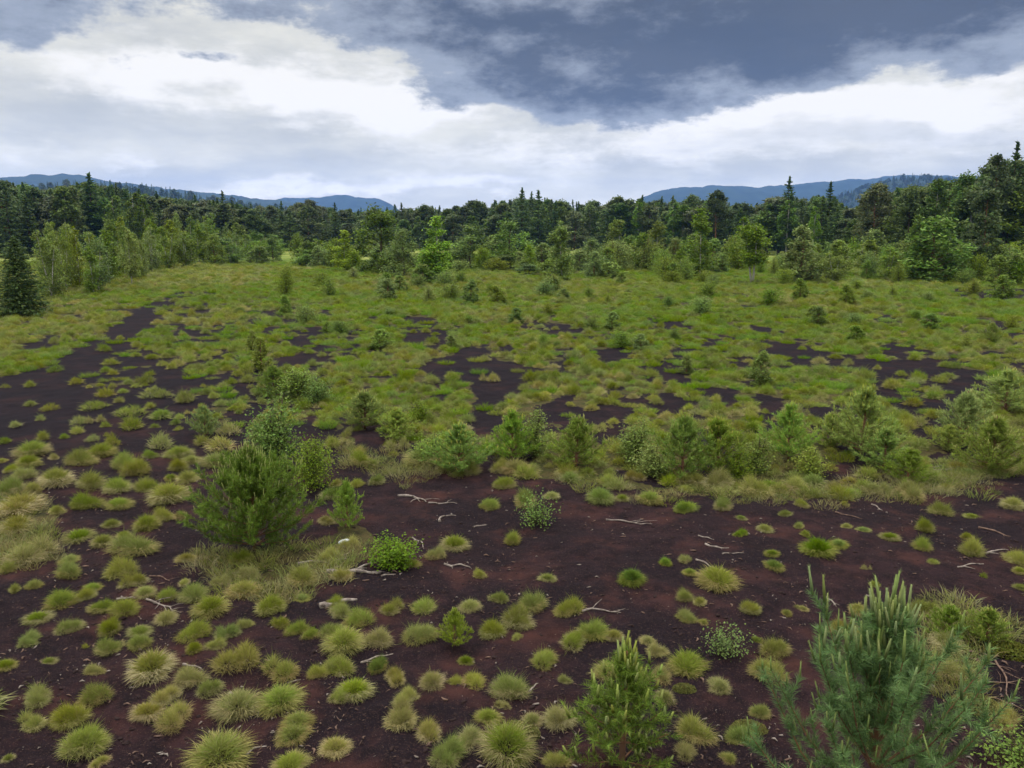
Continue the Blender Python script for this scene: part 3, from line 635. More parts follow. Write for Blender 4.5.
# ------------------------------------------------------------------ geometry-node scatter for what nobody could count
def scatter(name, pts, rot, scl, idx, meshes, lean=None):
    me = bpy.data.meshes.new(name); n = len(pts); me.vertices.add(n); me.vertices.foreach_set('co', np.asarray(pts, np.float32).ravel())
    def attr(nm, typ, key, v): me.attributes.new(nm, typ, 'POINT').data.foreach_set(key, np.asarray(v).ravel())
    rv = np.zeros((n, 3), np.float32); rv[:, 2] = rot
    if lean is not None: rv[:, :2] = lean
    sv = np.asarray(scl, np.float32); sv = np.repeat(sv[:, None], 3, 1) if sv.ndim == 1 else sv
    attr('rot', 'FLOAT_VECTOR', 'vector', rv); attr('scl', 'FLOAT_VECTOR', 'vector', sv); attr('idx', 'INT', 'value', np.asarray(idx, np.int32))
    o = obj(name, me); o['kind'] = 'stuff'
    ng = bpy.data.node_groups.new(name, 'GeometryNodeTree'); ng.interface.new_socket('Geometry', in_out='INPUT', socket_type='NodeSocketGeometry'); ng.interface.new_socket('Geometry', in_out='OUTPUT', socket_type='NodeSocketGeometry')
    N, L = ng.nodes, ng.links; gi = N.new('NodeGroupInput'); go = N.new('NodeGroupOutput'); acc = None
    for k, m in enumerate(meshes):
        tmp = bpy.data.objects.new(name + '_source', m)
        oi = N.new('GeometryNodeObjectInfo'); oi.inputs['Object'].default_value = tmp; oi.inputs['As Instance'].default_value = False
        iop = N.new('GeometryNodeInstanceOnPoints'); L.new(gi.outputs[0], iop.inputs['Points']); L.new(oi.outputs['Geometry'], iop.inputs['Instance'])
        ci = N.new('GeometryNodeInputNamedAttribute'); ci.data_type = 'INT'; ci.inputs['Name'].default_value = 'idx'
        cm = N.new('FunctionNodeCompare'); cm.data_type = 'INT'; cm.operation = 'EQUAL'; L.new(ci.outputs['Attribute'], cm.inputs[2]); cm.inputs[3].default_value = k
        L.new(cm.outputs[0], iop.inputs['Selection'])
        ra = N.new('GeometryNodeInputNamedAttribute'); ra.data_type = 'FLOAT_VECTOR'; ra.inputs['Name'].default_value = 'rot'
        sa = N.new('GeometryNodeInputNamedAttribute'); sa.data_type = 'FLOAT_VECTOR'; sa.inputs['Name'].default_value = 'scl'
        er = N.new('FunctionNodeEulerToRotation'); L.new(ra.outputs['Attribute'], er.inputs[0])
        L.new(er.outputs[0], iop.inputs['Rotation']); L.new(sa.outputs['Attribute'], iop.inputs['Scale'])
        if acc is None: acc = N.new('GeometryNodeJoinGeometry'); L.new(acc.outputs[0], go.inputs[0])
        L.new(iop.outputs[0], acc.inputs[0])
    md = o.modifiers.new('scatter', 'NODES'); md.node_group = ng
    return o
def whole(parts):
    """trunk and crown of a tree as one two-material mesh for the far wood"""
    a, b = parts[0][1], parts[1][1]; me = bpy.data.meshes.new('wood_tree')
    tmp = []
    vs, cs, ls, st, mi, off, lo = [], [], [], [], [], 0, 0
    for k, m in enumerate((a, b)):
        n = len(m.vertices); v = np.empty(n * 3, np.float32); m.vertices.foreach_get('co', v); vs.append(v.reshape(-1, 3))
        c = np.empty(n * 4, np.float32); m.color_attributes['col'].data.foreach_get('color', c); cs.append(c)
        l = np.empty(len(m.loops), np.int32); m.loops.foreach_get('vertex_index', l); ls.append(l + off)
        s = np.empty(len(m.polygons), np.int32); m.polygons.foreach_get('loop_start', s); st.append(s + lo); mi.append(np.full(len(s), k, np.int32))
        off += n; lo += len(l)
    me.vertices.add(off); me.vertices.foreach_set('co', np.vstack(vs).ravel()); me.loops.add(lo); me.loops.foreach_set('vertex_index', np.concatenate(ls))
    st = np.concatenate(st); me.polygons.add(len(st)); me.polygons.foreach_set('loop_start', st); me.update(calc_edges=True)
    me.color_attributes.new('col', 'FLOAT_COLOR', 'POINT').data.foreach_set('color', np.concatenate(cs))
    me.materials.append(a.materials[0]); me.materials.append(b.materials[0]); me.polygons.foreach_set('material_index', np.concatenate(mi)); return me
def far_wood():
    src = [whole(p) for p in SPRUCE + FPINE[:2] + BROAD]; base = [14] * 4 + [12] * 2 + [11] * 4
    P, S, I = [], [], []
    def put(x, y, z, h, k): P.append((x, y, z)); s = h / base[k]; w = s * random.uniform(.95, 1.35); S.append((w, w, s)); I.append(k)
    for _ in range(1500):                                   # behind the front trees
        p = random.uniform(-120, 1150); D = wood_depth(p) + 26 + abs(random.gauss(0, 55)); x, y = at_depth(p, D)
        h = hgt_for(top_of(p) + random.uniform(2, 16), D); k = random.choice([0, 1, 2, 3, 4, 5, 6, 7, 8, 9])
        put(x, y, -.3, max(5, min(h, 19)), k)
    for key, cnt, hh in (('hill1300', 1500, 17), ('hill2200', 2600, 17)):      # on the slopes of the two nearer hills
        x, d, z = HILLS[key]; n = x.size
        for q in rng.integers(0, n, cnt * 2):
            w = q % x.shape[1]
            if w > 30 or z.ravel()[q] < 4: continue
            put(x.ravel()[q] + random.uniform(-6, 6), d.ravel()[q], z.ravel()[q] - 3, hh * random.uniform(.6, 1.15), random.choice([0, 1, 2, 3, 3, 4, 5]))
    scatter('forest', P, rng.uniform(0, 6.28, len(P)), np.array(S), I, src)
far_wood()

# ------------------------------------------------------------------ young trees and bushes on the bog's far side
G_BELT = 'young trees and bushes across the bog'
def belt(kind, px, py, w, h, look, label=None, mark=None):
    """w, h in photo pixels at base pixel (px, py)"""
    sl = slant(px, py); H = h * sl / FX * 1.0; W = w * sl / FX
    T = dict(birch=(BIRCH, 5, 2.1, 'birch_tree', 'birch'), bbush=(BBUSH, 2, 1.6, 'birch_bush', 'birch bush'), willow=(WILLOW, 5, 3.4, 'willow_bush', 'willow bush'), twin=(TWIN, 5, 1.9, 'birch_tree', 'birch'), bright=(BRIGHT, 5, 1.7, 'birch_tree', 'birch'), spruce=(CONIF, 4, 2.6, 'spruce_tree', 'spruce'),
             mpine=(MPINE, 3, 1.9, 'pine_sapling', 'young pine'), ypine=(YPINE, 1.2, .80, 'pine_sapling', 'young pine'))[kind]
    k = random.randrange(len(T[0])); s = H / T[1]; sw = W / T[2]
    o = plant(T[3], T[0][k], px, py, None, (sw, sw, s), sink=.04); note(o, look, T[4], px, py - h * .5, G_BELT, label, mark); return o
# named ones first
belt('spruce', 22, 316, 54, 78, 's', 'dark bushy spruce at the left end of the birch group', 'the dark bushy spruce')
for px, py, w, h, lb, mk in [
    (437, 282, 32, 62, 'bright green narrow birch in the middle of the far bushes', 'the bright green birch'), (562, 282, 25, 60, 'slender olive birch beside the pale meadow gap', 'the birch by the meadow gap'),
    (753, 284, 36, 66, 'birch with twin white stems before the right-hand bushes', 'the white-stemmed birch'), (700, 276, 32, 66, 'tall leafy birch left of the white-stemmed birch', None), (655, 268, 26, 44, 'small rounded birch with a pale crown at the left of the right-hand bushes', None),
    (620, 264, 34, 44, 'pale green birch right of the meadow gap', None), (345, 272, 26, 40, 'short birch left of the big willow thicket', None)]:
    belt('twin' if px == 753 else 'bright' if px in (437, 562, 345) else 'birch', px, py, w, h, 'b', lb, mk)
belt('willow', 381, 274, 54, 64, 'w', 'big round willow thicket left of the bright green birch', 'the big willow thicket')
belt('willow', 404, 278, 36, 46, 'w', 'smaller willow clump nestled at the right of the big willow thicket')
belt('willow', 510, 270, 42, 46, 'w', 'bushy willow left of the birch by the meadow gap', 'the bushy willow')
belt('willow', 470, 270, 40, 42, 'w', 'dull green willow between the bright green birch and the bushy willow')
for i in range(54):                                         # the birch group at the left
    t = (i + .5) / 54; px = 44 + 205 * t ** .9 + random.uniform(-9, 9); py = 301 - 44 * t + random.uniform(-14, 3); h = (66 - 32 * t) * random.uniform(.6, 1.05)
    belt('birch' if random.random() < .9 else 'mpine', px, py, (19 - 5 * t) * random.uniform(.8, 1.4), h, 'slender birch in the left birch group')
for i in range(26):
    px = random.uniform(205, 350); py = 262 + random.uniform(-8, 6); belt(random.choice(['bbush', 'birch', 'mpine', 'willow']), px, py, random.uniform(16, 30), random.uniform(14, 30), 'leafy bush past the track')
for i in range(46):                                         # low band in the middle
    px = random.uniform(325, 610); py = random.uniform(262, 280); belt(random.choice(['bbush', 'bbush', 'mpine', 'willow']), px, py, random.uniform(16, 34), random.uniform(12, 28), 'low green bush across the bog')
for i in range(112):                                        # thick band at the right
    px = 588 + 470 * random.random(); t = (px - 588) / 470; py = random.uniform(264, 282 + 4 * t); h = random.uniform(17, 36)
    if 690 < px < 800 and py > 276: py -= 8
    k = random.choice(['bbush', 'mpine', 'mpine', 'birch', 'bbush', 'birch'])
    belt(k, px, py, h * random.uniform(.6, 1.0), h, {'birch': 'slim young birch in the right thicket', 'bbush': 'leafy birch bush in the right thicket', 'mpine': 'bushy young pine in the right thicket', 'willow': 'rounded willow in the right thicket'}[k])
belt('mpine', 800, 284, 46, 56, 'p', 'dark bushy pine just right of the white-stemmed birch')
belt('mpine', 930, 282, 60, 62, 'p', 'wide grey-green pine left of the big spreading pine')
belt('birch', 910, 281, 22, 62, 'p', 'slim pale birch standing left of the wide grey-green pine')

# ------------------------------------------------------------------ small pines and bushes standing in the grass
FIELD = [('bbush', 286, 296, 16, 34), ('mpine', 262, 372, 24, 34), ('mpine', 286, 316, 14, 20), ('mpine', 253, 350, 16, 20), ('bbush', 300, 400, 40, 34), ('ypine', 274, 398, 34, 34), ('bbush', 318, 404, 30, 28), ('mpine', 471, 304, 20, 24),
         ('bbush', 450, 300, 22, 18), ('mpine', 497, 306, 22, 20), ('mpine', 760, 388, 24, 34), ('mpine', 686, 376, 18, 20), ('mpine', 818, 326, 16, 20), ('bbush', 545, 296, 22, 18), ('mpine', 388, 300, 20, 22), ('ypine', 205, 436, 28, 34),
         ('bbush', 420, 428, 30, 24), ('mpine', 612, 330, 18, 18), ('bbush', 700, 316, 22, 20), ('mpine', 800, 300, 18, 20), ('mpine', 846, 306, 18, 20), ('mpine', 1002, 300, 26, 24), ('bbush', 770, 306, 24, 18), ('ypine', 990, 345, 20, 22), ('mpine', 640, 352, 16, 18)]
for k, px, py, w, h in FIELD:
    belt(k, px, py, w, h, {'bbush': 'small birch bush in grass', 'mpine': 'small pine in grass', 'ypine': 'pale-tipped small pine in grass'}[k])
for i in range(60):
    px = random.uniform(300, 1030); py = 284 + 70 * random.random() ** 2; k = random.choice(['bbush', 'bbush', 'bbush', 'mpine', 'bbush']); h = random.uniform(10, 20)
    belt(k, px, py, h * random.uniform(.9, 1.4), h, {'bbush': 'low leafy bush in grass', 'mpine': 'low dark pine in grass'}[k])

# ------------------------------------------------------------------ the row of bushes along the edge of the bare peat, and single plants in front
ROW = [('ypine', 460, 474, 50, 48, 'rounded pine with pale tips, first from the left in the bush row', 'the first pine of the bush row'), ('ypine', 512, 462, 40, 50, 'upright pine second from the left in the bush row', None),
       ('bbush', 534, 458, 38, 46, 'leafy green bush leaning on the second pine of the bush row', None), ('ypine', 577, 468, 46, 50, 'rounded pine in front of black peat, middle left of the bush row', 'the rounded row pine'),
       ('bbush', 637, 462, 38, 42, 'loose olive birch bush in the gap right of the rounded row pine', None), ('ypine', 682, 478, 52, 62, 'bulky grey-green pine, tallest in the middle of the bush row', 'the tallest pine of the bush row'),
       ('ypine', 716, 474, 46, 56, 'bright green pine touching the tallest row pine on its right', None), ('bbush', 734, 476, 34, 26, 'low bright birch bush at the foot of the tallest row pines', None), ('bbush', 757, 470, 40, 36, 'low leafy bush between two pines of the bush row', None),
       ('ypine', 788, 462, 42, 54, 'dark upright pine with pointed top, right of the low leafy bush', 'the dark pointed pine of the row'), ('ypine', 830, 450, 34, 34, 'small pine behind the olive pine in the bush row', None), ('ypine', 862, 458, 56, 66, 'olive feathery pine, tallest in the right of the bush row', 'the feathery olive pine'),
       ('ypine', 884, 470, 44, 42, 'lower grey pine leaning on the feathery olive pine', None), ('ypine', 908, 482, 36, 34, 'small grey-green pine at the right end of the bush row', None),
       ('ypine', 963, 448, 46, 52, 'dense pine shaped like a column right of the black peat', 'the column pine'), ('ypine', 990, 474, 50, 58, 'bluish pine in front of the column pine', 'the bluish pine'), ('ypine', 1004, 416, 50, 42, 'grey wide pine behind the bluish pine', None), ('ypine', 948, 452, 26, 24, 'small pale pine at the left foot of the column pine', None),
       ('ypine', 365, 434, 42, 38, 'round dark green pine left of the bush row, alone in grass', 'the round dark pine'), ('ypine', 398, 444, 36, 30, 'low green bush right of the round dark pine', None), ('bbush', 432, 462, 36, 26, 'low grassy bush left of the first pine of the bush row', None), ('bbush', 650, 476, 40, 30, 'low bush filling the row left of its tallest pine', None), ('bbush', 808, 474, 36, 30, 'low pale bush right of the dark pointed pine', None),
       ('bbush', 277, 470, 54, 72, 'bright green birch bush rising behind the big pine bush', 'the bright birch bush'), ('bbush', 312, 486, 34, 50, 'yellowish thin birch right of the bright birch bush', None), ('ypine', 348, 528, 26, 48, 'slim pale pine right of the big pine bush', 'the slim pale pine')]
for k, px, py, w, h, lb, mk in ROW: 
    o = belt(k, px, py, w * 1.08, h * 1.08, 'x', lb, mk); o['group'] = 'bushes along the edge of the bare peat'
def single(name, parts, px, py, h_px, base_h, label, cat, mark=None, wide=1.0, rz=None):
    s = h_px * slant(px, py) / FX / base_h; o = plant(name, parts, px, py, None, (s * wide, s * wide, s), rz, .02); note(o, '', cat, px, py - h_px * .5, None, label, mark); return o
BIG = pine_model('p', h=1.9, R0=1.12, whorls=13, per=9, shoot_n=13, needle_n=44, nl=.075, nw=.008, taper=.66, col=(.080, .142, .030), tip=(.20, .23, .055), bushy=.6, cand=.14)
single('pine_bush', BIG, 255, 552, 116, 2.0, 'big dense green pine bush, wider than all others, left of centre', 'pine bush', 'the big pine bush', rz=.6)
SLIM = pine_model('p', each_shoot=True, h=1.15, R0=.42, whorls=7, per=6, shoot_n=8, needle_n=52, nl=.06, nw=.005, col=(.095, .158, .040), tip=(.20, .24, .065), cand=.15, taper=.75)
single('pine_sapling', SLIM, 622, 768, 148, 1.27, 'slim bright green pine sapling left of the large blue-green pine', 'young pine', 'the slim front sapling', 1.3, rz=.2)
FORE = pine_model('p', each_shoot=True, h=2.05, R0=1.15, whorls=7, per=8, shoot_n=10, needle_n=92, nl=.072, nw=.0045, col=(.098, .165, .066), tip=(.185, .235, .085), bushy=.5, cand=.19, taper=.72, up0=.62, cprob=.95)
single('pine_tree', FORE, 868, 850, 296, 2.25, 'large blue-green young pine with long pale upright shoots, nearest of all', 'young pine', 'the large blue-green pine', 1.08, rz=2.6)
single('pine_sapling', YPINE[0], 455, 644, 44, 1.28, 'small light green pine sapling on reddish litter among tussocks', 'young pine', 'the small light sapling')
single('pine_sapling', YPINE[3], 947, 640, 40, 1.28, 'grey sparse pine shrub right behind the large blue-green pine', 'young pine', None, 1.4)
single('pine_sapling', YPINE[1], 985, 648, 42, 1.28, 'low spreading pine at the right of the grey sparse shrub', 'young pine', None, 1.5)
HERB = herb_mesh((.08, .16, .024), 2200, .3, .34, .019); HERB2 = herb_mesh((.10, .16, .036), 800, .28, .3, .016)
for px, py, h, wide, m, lb, mk in [(392, 566, 27, 1.2, HERB, 'lush green leafy plant right of the white stone', 'the lush leafy plant'), (537, 523, 34, .8, HERB2, 'bright green upright leafy plant alone on the bare peat belt', 'the upright leafy plant'),
                                 (725, 656, 34, .9, HERB2, 'tiny birch seedling on bare peat left of the large blue-green pine', 'the tiny seedling'), (1012, 770, 44, 1.2, HERB2, 'bright leafy plant in the lower right corner', None), (18, 0, 0, 0, None, '', None)]:
    if m: single('leafy_plant', m, px, py, h, .33, lb, 'leafy plant', mk, wide)

# ------------------------------------------------------------------ grass tussocks, most set out one by one from the photo
Z1 = (0, 506, [(50, 85, 110, 2), (90, 172, 140, 2), (25, 195, 60, 1), (205, 220, 80, 1), (205, 168, 60, 1), (350, 210, 95, 1), (395, 245, 80, 2), (270, 250, 60, 0), (305, 315, 75, 0), (180, 300, 100, 1), (100, 250, 50, 1), (105, 345, 70, 0), (45, 258, 40, 1), (90, 415, 78, 0), (15, 490, 70, 0),
  (210, 375, 75, 1), (325, 435, 80, 1), (410, 385, 65, 0), (140, 465, 45, 0), (275, 500, 60, 2), (250, 415, 25, 1), (445, 512, 140, 2), (570, 445, 60, 0), (700, 497, 140, 2), (720, 375, 55, 1), (715, 277, 95, 2), (795, 327, 92, 1), (820, 367, 60, 1), (870, 387, 70, 0), (910, 405, 60, 1), (980, 302, 60, 1),
  (825, 517, 105, 2), (620, 557, 75, 1), (110, 592, 92, 1), (200, 642, 115, 1), (95, 657, 85, 2), (255, 733, 140, 1), (510, 647, 112, 2), (645, 755, 205, 1), (290, 764, 55, 2), (25, 752, 40, 1), (820, 602, 145, 1), (870, 652, 95, 1), (855, 690, 105, 1), (850, 768, 105, 0), (980, 722, 95, 2), (990, 572, 65, 1),
  (980, 402, 80, 1), (985, 492, 95, 1), (930, 512, 65, 1), (395, 142, 122, 1), (235, 97, 85, 0), (300, 117, 72, 1), (430, 72, 85, 1), (480, 42, 65, 1), (545, 167, 60, 2), (540, 237, 42, 2)])
Z2 = (320, 506, [(395, 122, 92, 1), (340, 152, 65, 2), (270, 182, 50, 1), (465, 202, 45, 1), (665, 222, 50, 1), (525, 277, 60, 0), (440, 302, 72, 1), (620, 297, 92, 1), (725, 312, 86, 1), (210, 322, 72, 2), (300, 312, 86, 1), (300, 402, 112, 1), (505, 372, 84, 1), (580, 352, 104, 1), (910, 232, 86, 3), (1010, 172, 44, 3),
  (660, 462, 92, 1), (745, 402, 92, 1), (800, 387, 104, 1), (860, 385, 62, 2), (840, 492, 112, 2), (220, 522, 76, 2), (325, 537, 92, 2), (395, 515, 52, 1), (450, 532, 84, 2), (555, 562, 112, 1), (715, 512, 42, 2), (700, 642, 104, 2), (240, 652, 114, 2), (320, 692, 92, 2), (440, 712, 92, 2), (380, 768, 122, 0), (550, 764, 180, 1),
  (690, 768, 86, 2), (70, 442, 130, 1), (170, 422, 92, 2), (50, 502, 100, 1), (100, 562, 112, 1), (110, 362, 92, 1), (1000, 512, 72, 2), (960, 402, 52, 2), (985, 442, 62, 2), (620, 642, 72, 2), (530, 592, 52, 2), (60, 330, 80, 1), (490, 640, 80, 1), (1005, 580, 80, 2)])
Z3 = (674, 506, [(195, 92, 50, 3), (265, 77, 50, 1), (325, 37, 40, 0), (195, 42, 36, 0), (140, 22, 72, 1), (35, 22, 72, 3), (285, 152, 46, 0), (290, 192, 62, 0), (415, 157, 104, 3), (480, 132, 62, 3), (365, 67, 36, 1), (385, 92, 36, 1), (505, 67, 36, 1), (555, 80, 42, 0), (635, 102, 52, 0), (730, 82, 62, 1), (725, 137, 66, 0), (870, 152, 82, 1),
  (855, 107, 38, 1), (760, 180, 34, 1), (780, 27, 64, 1), (870, 37, 42, 0), (1000, 182, 74, 1), (990, 17, 72, 2), (905, 217, 26, 1), (560, 197, 32, 2), (585, 242, 36, 1), (370, 300, 40, 2), (330, 317, 36, 1), (540, 317, 64, 2), (495, 377, 82, 2), (125, 237, 124, 1), (45, 202, 44, 1), (30, 277, 62, 1), (40, 342, 66, 1), (75, 292, 42, 2), (85, 352, 36, 2),
  (40, 492, 122, 1), (130, 547, 84, 2), (270, 512, 112, 2), (300, 442, 92, 1), (60, 682, 122, 2), (30, 167, 44, 1), (1010, 207, 42, 1), (1015, 252, 44, 0), (820, 520, 110, 2), (740, 330, 100, 1), (800, 440, 110, 2), (960, 640, 110, 2), (560, 700, 90, 1)])
Z4 = (0, 300, [(225, 257, 62, 1), (90, 317, 46, 0), (145, 332, 52, 1), (120, 362, 32, 1), (45, 382, 42, 1), (15, 427, 42, 0), (100, 467, 98, 1), (85, 502, 72, 1), (5, 482, 34, 1), (165, 557, 102, 2), (250, 617, 92, 0), (240, 492, 92, 1), (300, 467, 82, 1), (330, 432, 62, 1), (225, 397, 52, 1), (235, 372, 62, 1), (280, 367, 62, 2), (280, 332, 82, 1), (310, 297, 72, 1), (350, 312, 42, 1),
  (270, 422, 42, 1), (310, 377, 32, 1), (385, 387, 82, 1), (380, 347, 92, 1), (470, 357, 74, 0), (515, 372, 42, 0), (460, 302, 92, 1), (540, 312, 72, 1), (470, 442, 82, 1), (520, 467, 84, 1), (520, 502, 62, 1), (640, 447, 104, 2), (630, 492, 84, 1), (655, 402, 114, 2), (400, 522, 84, 1), (420, 562, 72, 1), (495, 602, 114, 1), (440, 567, 72, 1), (370, 502, 84, 1), (345, 572, 92, 1), (345, 612, 74, 0), (270, 562, 92, 1), (55, 640, 150, 2), (25, 590, 90, 1), (590, 430, 60, 1), (560, 480, 60, 1)])
Z5 = (340, 300, [(480, 567, 74, 1), (540, 612, 82, 1), (440, 617, 64, 1), (505, 702, 62, 1), (760, 602, 86, 3), (780, 547, 62, 1), (905, 597, 78, 1), (1005, 627, 62, 3), (660, 527, 64, 2), (860, 532, 64, 2), (515, 522, 104, 2), (60, 492, 72, 1), (50, 547, 52, 1), (110, 542, 52, 1), (240, 497, 112, 1), (170, 462, 84, 2), (825, 592, 42, 1), (560, 520, 70, 2), (470, 515, 70, 2), (380, 520, 80, 1), (620, 590, 50, 1)])
Z6 = (674, 340, [(690, 467, 94, 2), (375, 492, 46, 1), (795, 442, 52, 2), (830, 437, 40, 2), (240, 457, 112, 2), (480, 452, 84, 2), (500, 482, 32, 1), (360, 445, 80, 2), (130, 440, 100, 2), (50, 430, 90, 2), (590, 450, 80, 2), (595, 97, 44, 2), (665, 117, 48, 1), (705, 142, 54, 1), (760, 172, 56, 1), (700, 212, 62, 1), (635, 157, 72, 1), (640, 242, 62, 1), (715, 267, 62, 1), (760, 247, 52, 1), (940, 395, 90, 2)])
ALLT = []                                                  # px, py base, width px, tone, hand-set
for x0, y0, lst in (Z1, Z2, Z3, Z4, Z5, Z6):
    for a, b, w, tone in lst:
        px, py, w = x0 + a / 2.926, y0 + b / 2.926, w / 2.926
        ALLT.append((px, py - w * .12, w, tone, True))
for _ in range(430):                                       # the many lesser tussocks of the left-hand peat and the front
    px, py = random.uniform(-10, 350), 388 + 330 * random.random() ** 2.2
    w = (9 + (py - 388) * .085) * random.uniform(.7, 1.5)
    if vnoise(px / 60, py / 32, 91) < .36 or (px < 60 and 390 < py < 440) or (190 < px < 320 and 440 < py < 560) or (px < 75 and py > 565): continue
    if all((a - px) ** 2 + ((b - py) * 1.9) ** 2 > (.42 * (w + ww)) ** 2 for a, b, ww, *_ in ALLT): ALLT.append((px, py, w, random.choice([0, 1, 1, 2]), True))
for _ in range(110):
    px, py = random.uniform(300, 760), random.uniform(590, 765); w = random.uniform(12, 34)
    if vnoise(px / 70, py / 40, 93) < .58: continue
    if all((a - px) ** 2 + ((b - py) * 1.7) ** 2 > (.45 * (w + ww)) ** 2 for a, b, ww, *_ in ALLT): ALLT.append((px, py, w, random.choice([0, 1, 1, 2, 2]), True))
def field_points():
    """the closed sward: tussocks and grass clumps wherever the cover is closed"""
    pts = []; y = 9.5
    while y < 125:
        stp = .40 if y < 24 else .47 if y < 40 else .7 if y < 70 else 1.1
        hw = y * .72 + 4; n = int(2 * hw / stp); xs = -hw + (np.arange(n) + rng.uniform(0, 1, n)) * stp; ys = y + rng.uniform(-.5, .5, n) * stp
        c = cover(xs, ys); keep = rng.uniform(0, 1, n) < np.where(c > .5, .95, np.where(c > .05, .22, np.where(c < 0, .05, .15))); px, py = project(xs, ys); keep &= ~(inside(OPEN_BOG, px, py)); keep &= c != .55
        for a, b, cc in zip(xs[keep], ys[keep], c[keep]): pts.append((a, b, cc, stp))
        y += stp * .92
    return np.array(pts)
FP = field_points()
fpx, fpy = project(FP[:, 0], FP[:, 1])
lush = lushness(FP[:, 0], FP[:, 1], fpx) + rng.normal(0, .07, len(FP))
cand = []                                                  # sward plants that are tussocks of their own
isT = (rng.uniform(0, 1, len(FP)) < np.where(lush > .08, .45, .8))
for i in np.where(isT & (FP[:, 1] < 60))[0]:
    cand.append((FP[i, 3] * random.uniform(.9, 1.5) * FX / (FP[i, 1] * CP + CAM_H * SP), i))
cand.sort(reverse=True)
ALLT.sort(key=lambda q: -q[2]); REST = ALLT[312:]; ALLT = ALLT[:312]
n_hand = len(ALLT); take = cand[:max(0, 300 - n_hand)]; taken = {i for _, i in take}
for w, i in take:
    tone = random.choice([3, 0]) if lush[i] > .2 else 0 if lush[i] > .04 else random.choice([1, 1, 2, 0]); ALLT.append((float(fpx[i]), float(fpy[i]), min(w, 34), tone, False))
TONE_WORD = ['green', 'olive', 'straw-pale', 'fresh green']
for px, py, w, tone, hand in ALLT:
    sl = slant(px, py); W = w * sl / FX; s = W / .62
    big = 'broad' if w > 34 else 'small' if w < 17 else 'middling'
    hz = 1.12 * (s * random.uniform(.85, 1.15) if s < 1.1 else s ** .7 * random.uniform(.9, 1.05))
    if py > 455 and w > 9: o = plant('grass_tussock', TUSS[tone, random.randrange(6)], px, py, None, (s * random.uniform(.92, 1.15), s, hz), sink=.02)
    else: o = plant('grass_tussock', [(None, TUSS_MID[tone, random.randrange(3)])], px, py, None, (s * .95, s * .95, hz * (.8 if py < 440 else 1)), sink=.02)
    note(o, f'{big} {TONE_WORD[tone]} grass tussock', 'grass tussock', px, py - w * .25, 'grass tussocks on the peat')
def sward():
    lushg = [clump_mesh((.090, .152, .016), (.122, .205, .022), 260, .34, .34, .012, .35), clump_mesh((.108, .160, .020), (.148, .208, .028), 260, .38, .28, .012, .5), clump_mesh((.128, .158, .030), (.168, .20, .040), 240, .36, .30, .012, .4)]
    meshes = [TUSS_MID[t, k] for t in range(4) for k in range(2)] + lushg
    P, S, I, Ro = [], [], [], []
    for i in range(len(FP)):
        if i in taken: continue
        x, y, cc, stp = FP[i]; L = lush[i]
        if isT[i]: tone = random.choice([3, 0]) if L > .2 else 0 if L > .04 else random.choice([1, 1, 2, 0]); k = tone * 2 + random.randrange(2); s = stp * random.uniform(.75, 1.4) / .62
        else: k = 8 + (random.choice([0, 0, 1]) if L > .05 else random.choice([1, 2, 2])); s = stp * random.uniform(.8, 1.4) / .75
        P.append((x, y, float(0))); hz = 1.0 * (s * random.uniform(.75, 1.2) if s < 1.2 else s ** .5 * random.uniform(.75, 1.2)); S.append((s, s, hz)); I.append(k)
    for px_, py_, w_, t_, h_ in REST:
        x, y = at(px_, py_); s = w_ * slant(px_, py_) / FX / .6; P.append((x, y, 0.)); S.append((s, s, s ** .7)); I.append(t_ * 2 + random.randrange(2))
    for _ in range(260):                                     # and on along both sides of the view
        px_, py_ = random.choice([random.uniform(-330, -25), random.uniform(1050, 1330)]), random.uniform(400, 740); x, y = at(px_, py_); s = random.uniform(.5, 1.3); P.append((x, y, 0.)); S.append((s, s, s ** .7)); I.append(random.randrange(6))
    P = np.array(P); P[:, 2] = height(P[:, 0], P[:, 1]) - .03
    scatter('bog_grass', P, rng.uniform(0, 6.28, len(P)), np.array(S), I, meshes)
sward()
def small_growth():
    """thin grass, seedlings and moss too small to count, in the grassy strips and around the tussocks"""
    m = [clump_mesh((.13, .15, .045), (.16, .19, .05), 60, .16, .15, .006, .35), clump_mesh((.10, .12, .03), (.14, .17, .04), 50, .12, .14, .006, .4), clump_mesh((.17, .16, .07), (.20, .19, .08), 70, .2, .14, .006, .4)]
    P, I = [], []
    for poly in GRASSY:
        a = np.array(poly); lo, hi = a.min(0), a.max(0)
        for _ in range(330 if poly is not GRASSY[2] else 170):
            px, py = random.uniform(max(lo[0], -40), hi[0]), random.uniform(lo[1], min(hi[1], 800))
            if inside(poly, np.array([px]), np.array([py]))[0] and random.random() < .6: x, y = at(px, py); P.append((x, y)); I.append(random.choice([0, 1, 2, 2]))
    for px, py, w, tone, hand in ALLT:
        if False:
            for _ in range(random.choice([0, 1, 2])):
                a = random.uniform(0, 6.28); x, y = at(px + math.cos(a) * w * .75, py - w * .1 + math.sin(a) * w * .35); P.append((x, y)); I.append(random.choice([0, 2, 2]))
    for _ in range(480):                                     # the ragged grass edge under the bush row
        px = random.uniform(340, 1024); py = np.interp(px, [340, 430, 560, 700, 820, 930, 1024], [462, 472, 484, 488, 492, 488, 476]) + random.gauss(0, 7)
        if vnoise(px / 26, py / 14, 15) < .5: continue
        x, y = at(px, py); P.append((x, y)); I.append(random.choice([0, 1, 2, 2]))
    P = np.array(P); P = np.column_stack([P, height(P[:, 0], P[:, 1]) - .01]); scatter('ground_cover', P, rng.uniform(0, 6.28, len(P)), rng.uniform(.5, 1.5, len(P)), I, m)
small_growth()

